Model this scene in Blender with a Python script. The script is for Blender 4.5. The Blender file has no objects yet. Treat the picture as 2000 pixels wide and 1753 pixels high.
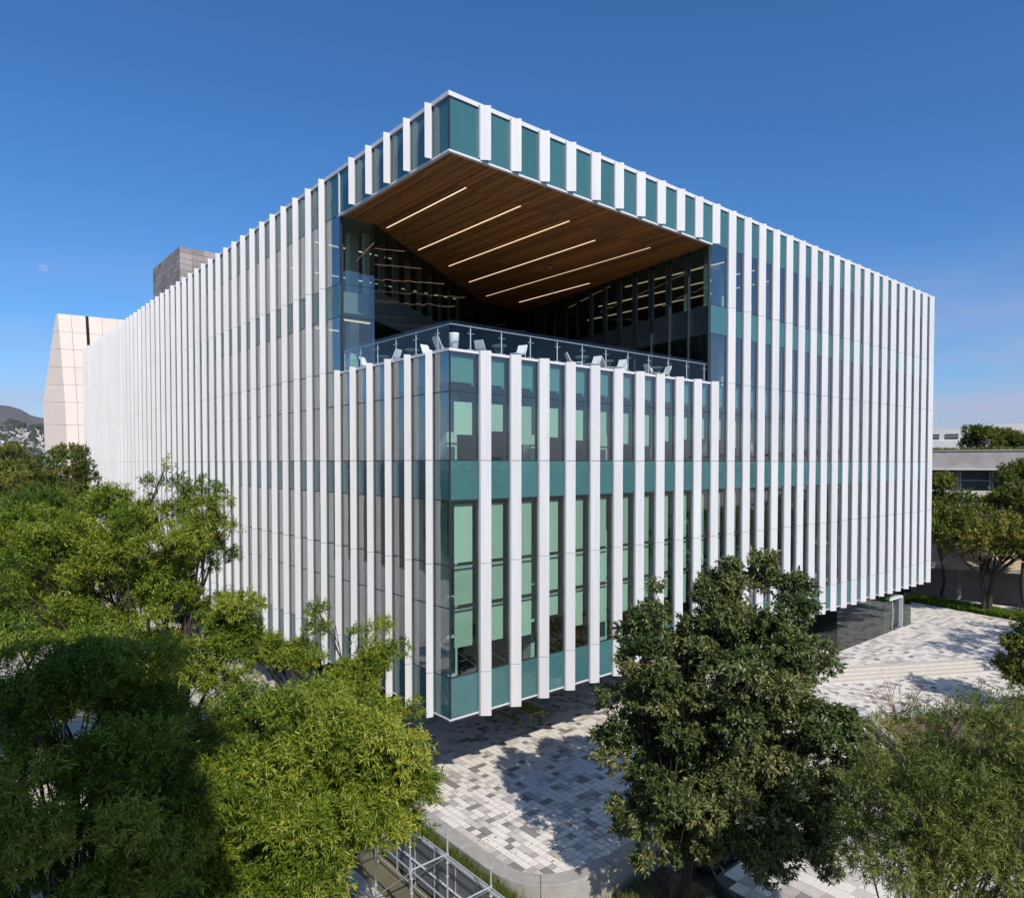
import bpy, math, random
import numpy as np
from mathutils import Vector, Matrix

R = math.radians
rnd = random.Random(7)
C = bpy.context.scene.collection
scene = bpy.context.scene

# ------------------------------------------------------------------ camera, sky, sun, exposure
CAM = (-15.03, -21.26, 13.5)
YAW, PITCH = 40.404, -1.378
cam_d = bpy.data.cameras.new('camera')
cam = bpy.data.objects.new('camera', cam_d)
C.objects.link(cam)
cam.location = CAM
cam.rotation_euler = (R(90 + PITCH), 0, R(-YAW))
cam_d.sensor_width = 36
cam_d.lens = 24.27
cam_d.shift_y = (936.4 - 876.5) / 2000
cam_d.clip_start = 0.2
cam_d.clip_end = 20000
scene.camera = cam

SUN_EL, SUN_H = 40.2, (0.276, 0.961)        # elevation, horizontal travel of the light
world = bpy.data.worlds.new('World')
scene.world = world
world.use_nodes = True
wn, wl = world.node_tree.nodes, world.node_tree.links
bg = wn['Background']
sky = wn.new('ShaderNodeTexSky')
sky.sky_type = 'NISHITA'
sky.sun_disc = False
sky.sun_elevation = R(SUN_EL)
sky.sun_rotation = R(196)
sky.altitude = 0
sky.air_density = 1.0
sky.dust_density = 1.0
sky.ozone_density = 10.0
geo = wn.new('ShaderNodeTexCoord')
sep = wn.new('ShaderNodeSeparateXYZ'); wl.new(geo.outputs['Generated'], sep.inputs[0])
low = wn.new('ShaderNodeMapRange'); low.interpolation_type = 'SMOOTHSTEP'
low.inputs['From Min'].default_value = 0.0; low.inputs['From Max'].default_value = 0.30
low.inputs['To Min'].default_value = 0.95; low.inputs['To Max'].default_value = 0.0
wl.new(sep.outputs['Z'], low.inputs[0])
cmap = wn.new('ShaderNodeMapping'); cmap.inputs['Scale'].default_value = (2.2, 2.2, 11.0); wl.new(geo.outputs['Generated'], cmap.inputs[0])
cn = wn.new('ShaderNodeTexNoise'); cn.inputs['Scale'].default_value = 1.7; cn.inputs['Detail'].default_value = 7; wl.new(cmap.outputs[0], cn.inputs['Vector'])
cr = wn.new('ShaderNodeMapRange'); cr.inputs['From Min'].default_value = 0.38; cr.inputs['From Max'].default_value = 0.72; wl.new(cn.outputs['Fac'], cr.inputs[0])
cm = wn.new('ShaderNodeMath'); cm.operation = 'MULTIPLY'; wl.new(low.outputs[0], cm.inputs[0]); wl.new(cr.outputs[0], cm.inputs[1])
veil = wn.new('ShaderNodeMixRGB'); veil.inputs[2].default_value = (3.55, 3.45, 4.7, 1)
wl.new(cm.outputs[0], veil.inputs[0]); wl.new(sky.outputs[0], veil.inputs[1])
hs = wn.new('ShaderNodeHueSaturation'); hs.inputs['Saturation'].default_value = 1.09; wl.new(veil.outputs[0], hs.inputs['Color'])
wl.new(hs.outputs[0], bg.inputs[0])
bg.inputs[1].default_value = 0.143

sl = bpy.data.lights.new('sun', 'SUN')
sl.energy = 4.5
sl.angle = R(0.5)
sl.color = (1.0, 0.93, 0.83)
sun = bpy.data.objects.new('sun', sl)
C.objects.link(sun)
sd = Vector((SUN_H[0] * math.cos(R(SUN_EL)), SUN_H[1] * math.cos(R(SUN_EL)), -math.sin(R(SUN_EL))))
sun.rotation_euler = sd.to_track_quat('-Z', 'Y').to_euler()
sun.location = (-20, -60, 60)

scene.view_settings.view_transform = 'Standard'
scene.view_settings.look = 'None'
scene.view_settings.exposure = 0.0
scene.view_settings.gamma = 1.0
scene.view_settings.use_curve_mapping = False
cy = scene.cycles
cy.max_bounces = 7
cy.diffuse_bounces = 3
cy.glossy_bounces = 4
cy.transmission_bounces = 4
cy.transparent_max_bounces = 24
cy.caustics_reflective = False
cy.caustics_refractive = False
cy.sample_clamp_indirect = 6
cy.use_denoising = True

# ------------------------------------------------------------------ materials
def new_mat(name):
    m = bpy.data.materials.new(name)
    m.use_nodes = True
    n = m.node_tree.nodes
    return m, n, m.node_tree.links, n['Principled BSDF'], n['Material Output']

def coords(n, l, scale=(1, 1, 1), world=False):
    tc = n.new('ShaderNodeNewGeometry' if world else 'ShaderNodeTexCoord')
    mp = n.new('ShaderNodeMapping')
    mp.inputs['Scale'].default_value = scale
    l.new(tc.outputs['Position' if world else 'Object'], mp.inputs[0])
    return mp.outputs[0]

def mat(name, col, rough=0.6, metal=0.0, var=0.15, scale=3.0, bump=0.0, bscale=40.0, objvar=0.0, stretch=(1, 1, 1), spec=0.5, world=False, bdist=0.02):
    m, n, l, b, out = new_mat(name)
    v = coords(n, l, stretch, world)
    nz = n.new('ShaderNodeTexNoise')
    nz.inputs['Scale'].default_value = scale
    nz.inputs['Detail'].default_value = 6
    nz.inputs['Roughness'].default_value = 0.65
    l.new(v, nz.inputs['Vector'])
    mr = n.new('ShaderNodeMapRange')
    mr.inputs['From Min'].default_value = 0.25
    mr.inputs['From Max'].default_value = 0.75
    mr.inputs['To Min'].default_value = 1 - var
    mr.inputs['To Max'].default_value = 1 + var
    l.new(nz.outputs['Fac'], mr.inputs[0])
    fac = mr.outputs[0]
    if objvar:
        oi = n.new('ShaderNodeObjectInfo')
        m2 = n.new('ShaderNodeMapRange')
        m2.inputs['To Min'].default_value = 1 - objvar
        m2.inputs['To Max'].default_value = 1 + objvar
        l.new(oi.outputs['Random'], m2.inputs[0])
        mu = n.new('ShaderNodeMath')
        mu.operation = 'MULTIPLY'
        l.new(fac, mu.inputs[0]); l.new(m2.outputs[0], mu.inputs[1])
        fac = mu.outputs[0]
    vm = n.new('ShaderNodeVectorMath')
    vm.operation = 'SCALE'
    vm.inputs[0].default_value = col
    l.new(fac, vm.inputs['Scale'])
    l.new(vm.outputs[0], b.inputs['Base Color'])
    b.inputs['Roughness'].default_value = rough
    b.inputs['Metallic'].default_value = metal
    b.inputs['Specular IOR Level'].default_value = spec
    if bump:
        nb = n.new('ShaderNodeTexNoise')
        nb.inputs['Scale'].default_value = bscale
        nb.inputs['Detail'].default_value = 5
        l.new(v, nb.inputs['Vector'])
        bp = n.new('ShaderNodeBump')
        bp.inputs['Strength'].default_value = bump
        bp.inputs['Distance'].default_value = bdist
        l.new(nb.outputs['Fac'], bp.inputs['Height'])
        l.new(bp.outputs[0], b.inputs['Normal'])
    return m

def glass(name, tint, ior=1.55, wave=0.045, wscale=0.7, coat=None):
    m, n, l, b, out = new_mat(name)
    n.remove(b)
    tr = n.new('ShaderNodeBsdfTransparent'); tr.inputs[0].default_value = (*tint, 1)
    gl = n.new('ShaderNodeBsdfGlossy'); gl.inputs['Roughness'].default_value = 0.0
    gl.inputs[0].default_value = (0.86, 0.91, 0.93, 1) if coat else (0.95, 0.98, 1, 1)
    fr = n.new('ShaderNodeFresnel'); fr.inputs[0].default_value = ior
    mx = n.new('ShaderNodeMixShader')
    tc = n.new('ShaderNodeNewGeometry')
    nz = n.new('ShaderNodeTexNoise'); nz.inputs['Scale'].default_value = wscale; nz.inputs['Detail'].default_value = 1
    l.new(tc.outputs['Position'], nz.inputs['Vector'])
    bp = n.new('ShaderNodeBump'); bp.inputs['Strength'].default_value = wave; bp.inputs['Distance'].default_value = 0.3
    l.new(nz.outputs['Fac'], bp.inputs['Height'])
    l.new(bp.outputs[0], gl.inputs['Normal'])
    ge = n.new('ShaderNodeNewGeometry')          # reflect on the outer face only, no internal mirror
    iv = n.new('ShaderNodeMath'); iv.operation = 'SUBTRACT'; iv.inputs[0].default_value = 1.0
    l.new(ge.outputs['Backfacing'], iv.inputs[1])
    ml = n.new('ShaderNodeMath'); ml.operation = 'MULTIPLY'
    fac = fr.outputs[0]
    if coat:                                     # coated glazing: reflectance r0 rising towards grazing
        dt = n.new('ShaderNodeVectorMath'); dt.operation = 'DOT_PRODUCT'
        l.new(ge.outputs['Incoming'], dt.inputs[0]); l.new(ge.outputs['Normal'], dt.inputs[1])
        ab = n.new('ShaderNodeMath'); ab.operation = 'ABSOLUTE'; l.new(dt.outputs['Value'], ab.inputs[0])
        om = n.new('ShaderNodeMath'); om.operation = 'SUBTRACT'; om.inputs[0].default_value = 1.0; l.new(ab.outputs[0], om.inputs[1])
        pwn = n.new('ShaderNodeMath'); pwn.operation = 'POWER'; l.new(om.outputs[0], pwn.inputs[0]); pwn.inputs[1].default_value = coat[1]
        ma = n.new('ShaderNodeMath'); ma.operation = 'MULTIPLY_ADD'; l.new(pwn.outputs[0], ma.inputs[0]); ma.inputs[1].default_value = 1 - coat[0]; ma.inputs[2].default_value = coat[0]
        fac = ma.outputs[0]
    l.new(fac, ml.inputs[0]); l.new(iv.outputs[0], ml.inputs[1])
    l.new(ml.outputs[0], mx.inputs[0]); l.new(tr.outputs[0], mx.inputs[1]); l.new(gl.outputs[0], mx.inputs[2])
    l.new(mx.outputs[0], out.inputs[0])
    return m

def leaf_mat(name, c1, c2, c3, transl=0.35, rough=0.45, tcol=None):
    m, n, l, b, out = new_mat(name)
    at = n.new('ShaderNodeAttribute'); at.attribute_name = 'tint'
    rp = n.new('ShaderNodeValToRGB')
    rp.color_ramp.elements[0].color = (*c1, 1)
    rp.color_ramp.elements[1].color = (*c3, 1)
    e = rp.color_ramp.elements.new(0.5); e.color = (*c2, 1)
    l.new(at.outputs['Fac'], rp.inputs[0])
    l.new(rp.outputs[0], b.inputs['Base Color'])
    b.inputs['Roughness'].default_value = rough
    b.inputs['Specular IOR Level'].default_value = 0.35
    ts = n.new('ShaderNodeBsdfTranslucent')
    mul = n.new('ShaderNodeMixRGB'); mul.blend_type = 'MULTIPLY'; mul.inputs[0].default_value = 1
    l.new(rp.outputs[0], mul.inputs[1]); mul.inputs[2].default_value = (*(tcol or (1.5, 1.4, 0.5)), 1)
    l.new(mul.outputs[0], ts.inputs[0])
    mx = n.new('ShaderNodeMixShader'); mx.inputs[0].default_value = transl
    l.new(b.outputs[0], mx.inputs[1]); l.new(ts.outputs[0], mx.inputs[2])
    l.new(mx.outputs[0], out.inputs[0])
    return m

def emit(name, col, s):
    m, n, l, b, out = new_mat(name)
    b.inputs['Base Color'].default_value = (0.8, 0.75, 0.65, 1)
    b.inputs['Emission Color'].default_value = (*col, 1)
    b.inputs['Emission Strength'].default_value = s
    return m

M = {}
M['fin'] = mat('white_fin_metal', (0.625, 0.627, 0.645), 0.45, var=0.085, scale=1.6, spec=0.35, objvar=0.025, world=True, stretch=(2.5, 2.5, 0.12))
M['spine'] = mat('grey_mullion_metal', (0.43, 0.44, 0.47), 0.4, metal=0.4, var=0.05)
M['coping'] = mat('white_coping_metal', (0.66, 0.67, 0.70), 0.4, var=0.03)
M['transom'] = mat('dark_gasket', (0.025, 0.03, 0.035), 0.45, var=0.1)
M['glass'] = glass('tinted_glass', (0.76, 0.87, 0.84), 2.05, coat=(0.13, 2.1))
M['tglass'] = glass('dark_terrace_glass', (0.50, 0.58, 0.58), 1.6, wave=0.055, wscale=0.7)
M['rail_glass'] = glass('railing_glass', (0.90, 0.94, 0.95), 1.45, wave=0.0)
M['pglass'] = glass('pavilion_glass', (0.42, 0.54, 0.49), 1.9, wave=0.02)
M['spandrel'] = mat('teal_spandrel_glass', (0.048, 0.150, 0.158), 0.05, var=0.10, scale=0.35, spec=0.9, objvar=0.10, world=True, bump=0.10, bscale=0.9, bdist=0.25)
M['shadowbox'] = mat('shadow_box_panel', (0.20, 0.38, 0.38), 0.5, var=0.05)
M['blind'] = mat('pale_roller_blind', (0.72, 0.76, 0.65), 0.8, var=0.05, objvar=0.16)
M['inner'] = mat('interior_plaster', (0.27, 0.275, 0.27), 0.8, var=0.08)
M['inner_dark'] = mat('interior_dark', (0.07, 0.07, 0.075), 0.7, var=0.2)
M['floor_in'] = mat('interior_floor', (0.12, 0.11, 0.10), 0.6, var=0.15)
M['column'] = mat('interior_column', (0.75, 0.80, 0.80), 0.6, var=0.05)
M['roof'] = mat('roof_membrane', (0.35, 0.35, 0.36), 0.8, var=0.15)
M['strip'] = emit('warm_light_strip', (1.0, 0.72, 0.46), 1.2)
M['wood'] = mat('brown_soffit_wood', (0.33, 0.14, 0.04), 0.5, var=0.35, scale=2.5, stretch=(6, 0.25, 1), objvar=0.42)
M['black'] = mat('black_void', (0.01, 0.01, 0.01), 0.9, var=0.1)
M['steel'] = mat('brushed_steel', (0.70, 0.72, 0.73), 0.3, metal=0.45, var=0.06)
M['galv'] = mat('galvanised_tube', (0.55, 0.57, 0.58), 0.45, metal=0.5, var=0.15, scale=9)
M['chair'] = mat('white_moulded_plastic', (0.82, 0.82, 0.80), 0.45, var=0.03)
M['ttop'] = mat('green_table_enamel', (0.10, 0.24, 0.22), 0.35, var=0.05)
M['olive'] = mat('olive_enamel', (0.30, 0.30, 0.075), 0.4, var=0.08)
M['pot'] = mat('white_planter', (0.80, 0.82, 0.82), 0.5, var=0.04)
M['concrete'] = mat('concrete', (0.36, 0.345, 0.315), 0.8, var=0.2, scale=1.6, bump=0.25, bscale=60)
M['concrete_dk'] = mat('weathered_concrete', (0.30, 0.28, 0.25), 0.85, var=0.25, scale=0.9, bump=0.3, bscale=30)
M['grout'] = mat('grout', (0.085, 0.08, 0.075), 0.9, var=0.2)
TONES = [mat('paver_white', (0.74, 0.695, 0.635), 0.75, var=0.10, scale=5, bump=0.15, bscale=90, objvar=0.05),
         mat('paver_light_grey', (0.56, 0.52, 0.475), 0.75, var=0.12, scale=5, bump=0.15, bscale=90, objvar=0.06),
         mat('paver_grey', (0.42, 0.39, 0.365), 0.78, var=0.12, scale=5, bump=0.15, bscale=90, objvar=0.06),
         mat('paver_dark', (0.24, 0.225, 0.215), 0.78, var=0.14, scale=5, bump=0.15, bscale=90, objvar=0.08)]
M['step'] = mat('sandstone_step', (0.52, 0.48, 0.43), 0.8, var=0.12, scale=3, bump=0.2)
M['soil'] = mat('soil', (0.16, 0.105, 0.065), 0.95, var=0.5, scale=2.2, bump=0.8, bscale=14)
M['ground'] = mat('dry_ground', (0.115, 0.105, 0.06), 0.95, var=0.5, scale=0.25, bump=0.6, bscale=3)
M['path'] = mat('pale_path', (0.48, 0.44, 0.39), 0.85, var=0.15, scale=0.8, bump=0.3)
M['asphalt'] = mat('asphalt', (0.05, 0.05, 0.052), 0.9, var=0.2, scale=3, bump=0.3)
M['bark'] = mat('bark', (0.05, 0.038, 0.03), 0.9, var=0.4, scale=6, bump=0.8, bscale=18, stretch=(1, 1, 0.3))
M['bark_lt'] = mat('pale_bark', (0.20, 0.16, 0.12), 0.9, var=0.35, scale=6, bump=0.6, bscale=18, stretch=(1, 1, 0.3))
M['twig'] = mat('reddish_twig', (0.22, 0.10, 0.075), 0.8, var=0.3)
M['leaf_bamboo'] = leaf_mat('narrow_leaf', (0.056, 0.108, 0.008), (0.148, 0.218, 0.014), (0.36, 0.375, 0.05), 0.20, 0.5)
M['leaf_dark'] = leaf_mat('glossy_dark_leaf', (0.046, 0.076, 0.020), (0.092, 0.128, 0.036), (0.22, 0.22, 0.08), 0.12, 0.42)
M['leaf_willow'] = leaf_mat('willow_leaf', (0.065, 0.105, 0.020), (0.140, 0.185, 0.036), (0.31, 0.30, 0.075), 0.25, 0.5)
M['leaf_bg'] = leaf_mat('broadleaf', (0.055, 0.09, 0.014), (0.125, 0.16, 0.024), (0.29, 0.25, 0.05), 0.25, 0.5)
M['leaf_hedge'] = leaf_mat('hedge_leaf', (0.07, 0.14, 0.012), (0.12, 0.22, 0.018), (0.21, 0.30, 0.03), 0.35, 0.5)
M['grass'] = leaf_mat('grass_blade', (0.07, 0.11, 0.015), (0.11, 0.16, 0.02), (0.24, 0.20, 0.05), 0.35, 0.6)
M['beige'] = mat('beige_panel', (0.72, 0.625, 0.55), 0.8, var=0.05, scale=0.3, objvar=0.03)
M['stone'] = mat('brown_grey_stone', (0.30, 0.262, 0.245), 0.8, var=0.18, scale=1.2, objvar=0.28, bump=0.2)
M['render_grey'] = mat('grey_render', (0.40, 0.365, 0.355), 0.85, var=0.2, scale=0.7)
M['render_white'] = mat('white_render', (0.66, 0.64, 0.61), 0.85, var=0.06, scale=0.3)
M['awning'] = mat('clay_awning', (0.46, 0.35, 0.25), 0.8, var=0.2)
M['win'] = mat('dark_window', (0.06, 0.085, 0.10), 0.08, var=0.2, spec=0.7)
M['brick'] = mat('neighbour_render', (0.35, 0.27, 0.22), 0.85, var=0.15)
M['panel'] = mat('grey_sheet_panel', (0.20, 0.21, 0.225), 0.42, metal=0.25, var=0.12, scale=1.0)
M['car'] = mat('dark_car_paint', (0.015, 0.016, 0.02), 0.2, var=0.05)
M['tyre'] = mat('tyre', (0.02, 0.02, 0.02), 0.8)
M['redlamp'] = mat('red_lamp', (0.45, 0.03, 0.02), 0.3)
M['hill'] = mat('hazed_scrub_hillside', (0.125, 0.115, 0.115), 0.95, var=0.35, scale=0.004)  # scrub colour with the purplish cast of distance haze mixed in
M['house'] = mat('whitewashed_house', (0.46, 0.44, 0.43), 0.85, var=0.05, objvar=0.4)

# ------------------------------------------------------------------ mesh helpers
class MB:
    def __init__(s):
        s.v, s.f, s.m = [], [], []
    def poly(s, pts, faces, mi=0):
        o = len(s.v)
        s.v += [tuple(p) for p in pts]
        s.f += [tuple(i + o for i in f) for f in faces]
        s.m += [mi] * len(faces)
        return s
    def box(s, x0, x1, y0, y1, z0, z1, mi=0):
        p = [(x0, y0, z0), (x1, y0, z0), (x1, y1, z0), (x0, y1, z0), (x0, y0, z1), (x1, y0, z1), (x1, y1, z1), (x0, y1, z1)]
        return s.poly(p, [(3, 2, 1, 0), (4, 5, 6, 7), (0, 1, 5, 4), (1, 2, 6, 5), (2, 3, 7, 6), (3, 0, 4, 7)], mi)
    def prism(s, xy, z0, z1, mi=0):
        a = sum(xy[i][0] * xy[(i + 1) % len(xy)][1] - xy[(i + 1) % len(xy)][0] * xy[i][1] for i in range(len(xy)))
        if a < 0: xy = xy[::-1]
        n = len(xy)
        p = [(x, y, z0) for x, y in xy] + [(x, y, z1) for x, y in xy]
        f = [tuple(range(n))[::-1], tuple(range(n, 2 * n))] + [(i, (i + 1) % n, (i + 1) % n + n, i + n) for i in range(n)]
        return s.poly(p, f, mi)
    def tube(s, a, b, r0, r1=None, n=8, cap=True, mi=0):
        r1 = r0 if r1 is None else r1
        a, b = Vector(a), Vector(b)
        d = (b - a).normalized()
        u = d.orthogonal().normalized(); w = d.cross(u)
        p = []
        for c, r in ((a, r0), (b, r1)):
            for i in range(n):
                t = 2 * math.pi * i / n
                p.append(c + u * (r * math.cos(t)) + w * (r * math.sin(t)))
        f = [(i, (i + 1) % n, (i + 1) % n + n, i + n) for i in range(n)]
        if cap: f += [tuple(range(n))[::-1], tuple(range(n, 2 * n))]
        return s.poly(p, f, mi)
    def lathe(s, prof, n=20, mi=0):
        p, f = [], []
        for r, z in prof:
            for i in range(n):
                t = 2 * math.pi * i / n
                p.append((r * math.cos(t), r * math.sin(t), z))
        for k in range(len(prof) - 1):
            for i in range(n):
                j = (i + 1) % n
                f.append((k * n + i, k * n + j, k * n + n + j, k * n + n + i))
        f += [tuple(range(n))[::-1], tuple(range((len(prof) - 1) * n, len(prof) * n))]
        return s.poly(p, f, mi)
    def mesh(s, name, mats):
        me = bpy.data.meshes.new(name)
        me.from_pydata(s.v, [], s.f)
        for m in (mats if isinstance(mats, (list, tuple)) else [mats]): me.materials.append(m)
        if isinstance(mats, (list, tuple)) and len(mats) > 1: me.polygons.foreach_set('material_index', s.m)
        me.update()
        return me
    def build(s, name, mats, parent=None, loc=None):
        return inst(name, s.mesh(name, mats), parent, loc)

def inst(name, me, parent=None, loc=None, rz=0.0):
    o = bpy.data.objects.new(name, me)
    C.objects.link(o)
    if loc is not None: o.location = loc
    if rz: o.rotation_euler = (0, 0, rz)
    if parent is not None: o.parent = parent
    return o

def tag(o, label=None, cat=None, group=None, kind=None):
    if label: o['label'] = label
    if cat: o['category'] = cat
    if group: o['group'] = group
    if kind: o['kind'] = kind
    return o

def empty(name, loc=(0, 0, 0), rz=0.0):
    o = bpy.data.objects.new(name, None)
    C.objects.link(o)
    o.location = loc
    o.rotation_euler = (0, 0, rz)
    o.empty_display_size = 0.3
    return o

def copy_tree(o, parent=None):
    c = o.copy(); C.objects.link(c); c.parent = parent
    for ch in list(o.children): copy_tree(ch, c)
    return c

def smooth(o):
    o.data.polygons.foreach_set('use_smooth', [True] * len(o.data.polygons))
    return o

_box = {}
def cbox(dx, dy, dz, m, key=''):
    """shared box mesh: x 0..dx, y 0..dy, z 0..dz"""
    k = (round(dx, 3), round(dy, 3), round(dz, 3), m.name, key)
    if k not in _box: _box[k] = MB().box(0, dx, 0, dy, 0, dz).mesh('box', m)
    return _box[k]

def bevel(o, w=0.01, seg=2):
    md = o.modifiers.new('bevel', 'BEVEL'); md.width = w; md.segments = seg; md.limit_method = 'ANGLE'
    return o

# ------------------------------------------------------------------ ground and setting
g = MB()
N = 40
g.poly([(-6000, -6000, -1.4), (6000, -6000, -1.4), (6000, 6000, -1.4), (-6000, 6000, -1.4)], [(0, 1, 2, 3)])
tag(g.build('ground', M['ground']), 'dry brown ground under the trees', None, None, 'structure')

# plaza: grout bed with pavers on it
T = 0.307
plaza = MB().prism([(-0.34, -3.6), (-0.28, -4.0), (-0.05, -4.55), (0.45, -5.0), (1.2, -5.3), (2.4, -5.5), (6.0, -5.5), (6.4, -7.4), (17.0, -7.4),
                    (19.3, -8.4), (22.0, -5.9), (28.0, -9.0), (38, -16), (60, -28), (60, -20), (27.0, -0.9), (27.0, 13), (-0.34, 13)], -1.39, -0.035).build('plaza', M['grout'])
tag(plaza, 'checkered grey and white paved plaza', None, None, 'structure')

def inside(poly, x, y):
    c = False
    for i in range(len(poly)):
        x0, y0 = poly[i]; x1, y1 = poly[i - 1]
        if (y0 > y) != (y1 > y) and x < (x1 - x0) * (y - y0) / (y1 - y0) + x0: c = not c
    return c

PL = [(-0.34, -3.6), (-0.28, -4.0), (-0.05, -4.55), (0.45, -5.0), (1.2, -5.3), (2.4, -5.5), (6.0, -5.5), (6.4, -7.4), (17.0, -7.4),
      (19.3, -8.4), (22.0, -5.9), (28.0, -9.0), (38, -16), (60, -28), (60, -20), (27.0, -0.9), (27.0, 13), (-0.34, 13)]
tr = random.Random(11)
cells = []
nx0, nx1, ny0, ny1 = -2, 196, -92, 43
tone = {}
for i in range(nx0, nx1):
    for j in range(ny0, ny1):
        x, y = i * T, j * T
        c = [(x, y), (x + T, y), (x + T, y + T), (x, y + T)]
        k = sum(inside(PL, *q) for q in c)
        if k > 0:
            r = tr.random()
            t = 0 if r < 0.56 else 1 if r < 0.76 else 2 if r < 0.90 else 3
            if tr.random() < 0.13 and (i - 1, j) in tone: t = tone[(i - 1, j)]
            elif tr.random() < 0.10 and (i, j - 1) in tone: t = tone[(i, j - 1)]
            tone[(i, j)] = t
            cells.append((i, j, k))
def dcam(x, y): return math.hypot(x - CAM[0], y - CAM[1])
vis = [c for c in cells if c[2] == 4 and c[0] * T < 7.2 and c[1] * T > -5.4]
vis.sort(key=lambda c: dcam(c[0] * T, c[1] * T))
near = set((c[0], c[1]) for c in vis[:300])
pav = []
for t in range(4):
    m = MB()
    gp, hb = 0.012, 0.012
    a, b_ = gp, T - gp
    p = [(a, a, -0.05), (b_, a, -0.05), (b_, b_, -0.05), (a, b_, -0.05), (a, a, -0.006), (b_, a, -0.006), (b_, b_, -0.006), (a, b_, -0.006),
         (a + .006, a + .006, 0), (b_ - .006, a + .006, 0), (b_ - .006, b_ - .006, 0), (a + .006, b_ - .006, 0)]
    m.poly(p, [(0, 1, 5, 4), (1, 2, 6, 5), (2, 3, 7, 6), (3, 0, 4, 7), (4, 5, 9, 8), (5, 6, 10, 9), (6, 7, 11, 10), (7, 4, 8, 11), (8, 9, 10, 11)])
    pav.append(m.mesh('paver', TONES[t]))
far = MB()
for i, j, k in cells:
    dz = tr.uniform(-0.004, 0.002)
    if (i, j) in near:
        inst('paver', pav[tone[(i, j)]], plaza, (i * T, j * T, dz))
    elif k == 4:
        far.box(i * T + 0.012, i * T + T - 0.012, j * T + 0.012, j * T + T - 0.012, -0.05, dz, tone[(i, j)])
    else:   # cut paver along the curved edge: keep the corners inside
        x, y = i * T, j * T
        pts = [(x + .01, y + .01), (x + T - .01, y + .01), (x + T - .01, y + T - .01), (x + .01, y + T - .01)]
        if x < 6 and y < 13:
            for (ax, ay), (bx_, by_) in zip([PL[-1]] + PL[:6], PL[:7]):      # clip by the convex corner
                res = []
                for q in range(len(pts)):
                    p0, p1 = pts[q - 1], pts[q]
                    d0 = (bx_ - ax) * (p0[1] - ay) - (by_ - ay) * (p0[0] - ax)
                    d1 = (bx_ - ax) * (p1[1] - ay) - (by_ - ay) * (p1[0] - ax)
                    if (d0 > 0) != (d1 > 0):
                        t_ = d0 / (d0 - d1); res.append((p0[0] + (p1[0] - p0[0]) * t_, p0[1] + (p1[1] - p0[1]) * t_))
                    if d1 > 0: res.append(p1)
                pts = res
                if len(pts) < 3: break
        else: pts = [q for q in pts if inside(PL, *q)]
        if len(pts) >= 3: far.prism(pts, -0.05, dz, tone[(i, j)])
tag(far.build('paver_field', TONES, plaza), None, None, None, 'stuff')

# upper plaza and steps
U0, U1 = (27.1, -0.9), (60.0, -19.2)
up_poly = [U0, U1, (60, 3.5), (54.5, 3.5), (54.5, 13), (27.1, 13)]
upl = MB().prism(up_poly, -1.38, 0.465).build('upper_plaza', M['grout'])
tag(upl, 'raised paved plaza beside the glass entrance', None, None, 'structure')
uf = MB()
for i in range(int(27 / .307), int(60 / .307)):
    for j in range(-62, 42, 1):
        x, y = i * T, j * T
        if all(inside(up_poly, *q) for q in [(x, y), (x + T, y), (x + T, y + T), (x, y + T)]):
            r = tr.random(); t = 0 if r < 0.5 else 1 if r < 0.82 else 2 if r < 0.97 else 3
            if tr.random() < 0.4 and (i - 1, -500 + j) in tone: t = tone[(i - 1, -500 + j)]
            tone[(i, -500 + j)] = t
            uf.box(x + .006, x + T - .006, y + .006, y + T - .006, 0.45, 0.5 + tr.uniform(-.003, .001), t)
tag(uf.build('paver_field', TONES, upl), None, None, None, 'stuff')
steps = empty('stone_steps', (27.1, -0.9, 0))
sdv = Vector((U1[0] - U0[0], U1[1] - U0[1])).normalized(); snv = Vector((sdv.y, -sdv.x))
for k in range(-1, 3):
    o0, o1 = (-0.55, 0.0) if k < 0 else (k * 0.36, (k + 1) * 0.36)
    A, B = Vector((-0.2, 0.1)), Vector((32.9, -18.3))
    q = [A + snv * o0, B + snv * o0, B + snv * o1, A + snv * o1]
    bevel(MB().prism([tuple(v) for v in q], -0.3, 0.507 if k < 0 else 0.375 - 0.125 * k).build('step', M['step'], steps), 0.012)
tag(steps, 'broad sandstone steps rising to the raised plaza', 'steps')

# concrete edge wall of the plaza
edge = empty('plaza_edge_wall', (-0.34, -3.6, 0))
path = [(-0.34, 13.0), (-0.34, 8.6), (-0.34, 4.2), (-0.34, 0.0), (-0.34, -1.9), (-0.34, -3.6)]
arc = [(-0.31, -3.9), (-0.22, -4.25), (-0.06, -4.56), (0.18, -4.83), (0.48, -5.05), (0.85, -5.22), (1.25, -5.33), (1.8, -5.42), (2.4, -5.47)]
tail = [(3.9, -5.5), (6.0, -5.5)]
full = path + arc + tail
def offs(pts, w):
    out = []
    for i, p in enumerate(pts):
        a = Vector(pts[max(i - 1, 0)]); b = Vector(pts[min(i + 1, len(pts) - 1)])
        d = (b - a).normalized(); nrm = Vector((d.y, -d.x))
        out.append(tuple(Vector(p) + nrm * w))
    return out
def wall_run(parent, pts, splits, w, z0, z1, m, name='wall_block', gap=0.006):
    oo = offs(pts, w); po = parent.location
    for a, b in zip(splits[:-1], splits[1:]):
        inn, out = [Vector(p) for p in pts[a:b + 1]], [Vector(p) for p in oo[a:b + 1]]
        for L in (inn, out):
            L[0] = L[0] + (L[1] - L[0]).normalized() * gap; L[-1] = L[-1] + (L[-2] - L[-1]).normalized() * gap
        poly = [(p.x - po.x, p.y - po.y) for p in inn] + [(p.x - po.x, p.y - po.y) for p in reversed(out)]
        bevel(MB().prism(poly, z0, z1).build(name, m, parent), 0.02)
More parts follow.
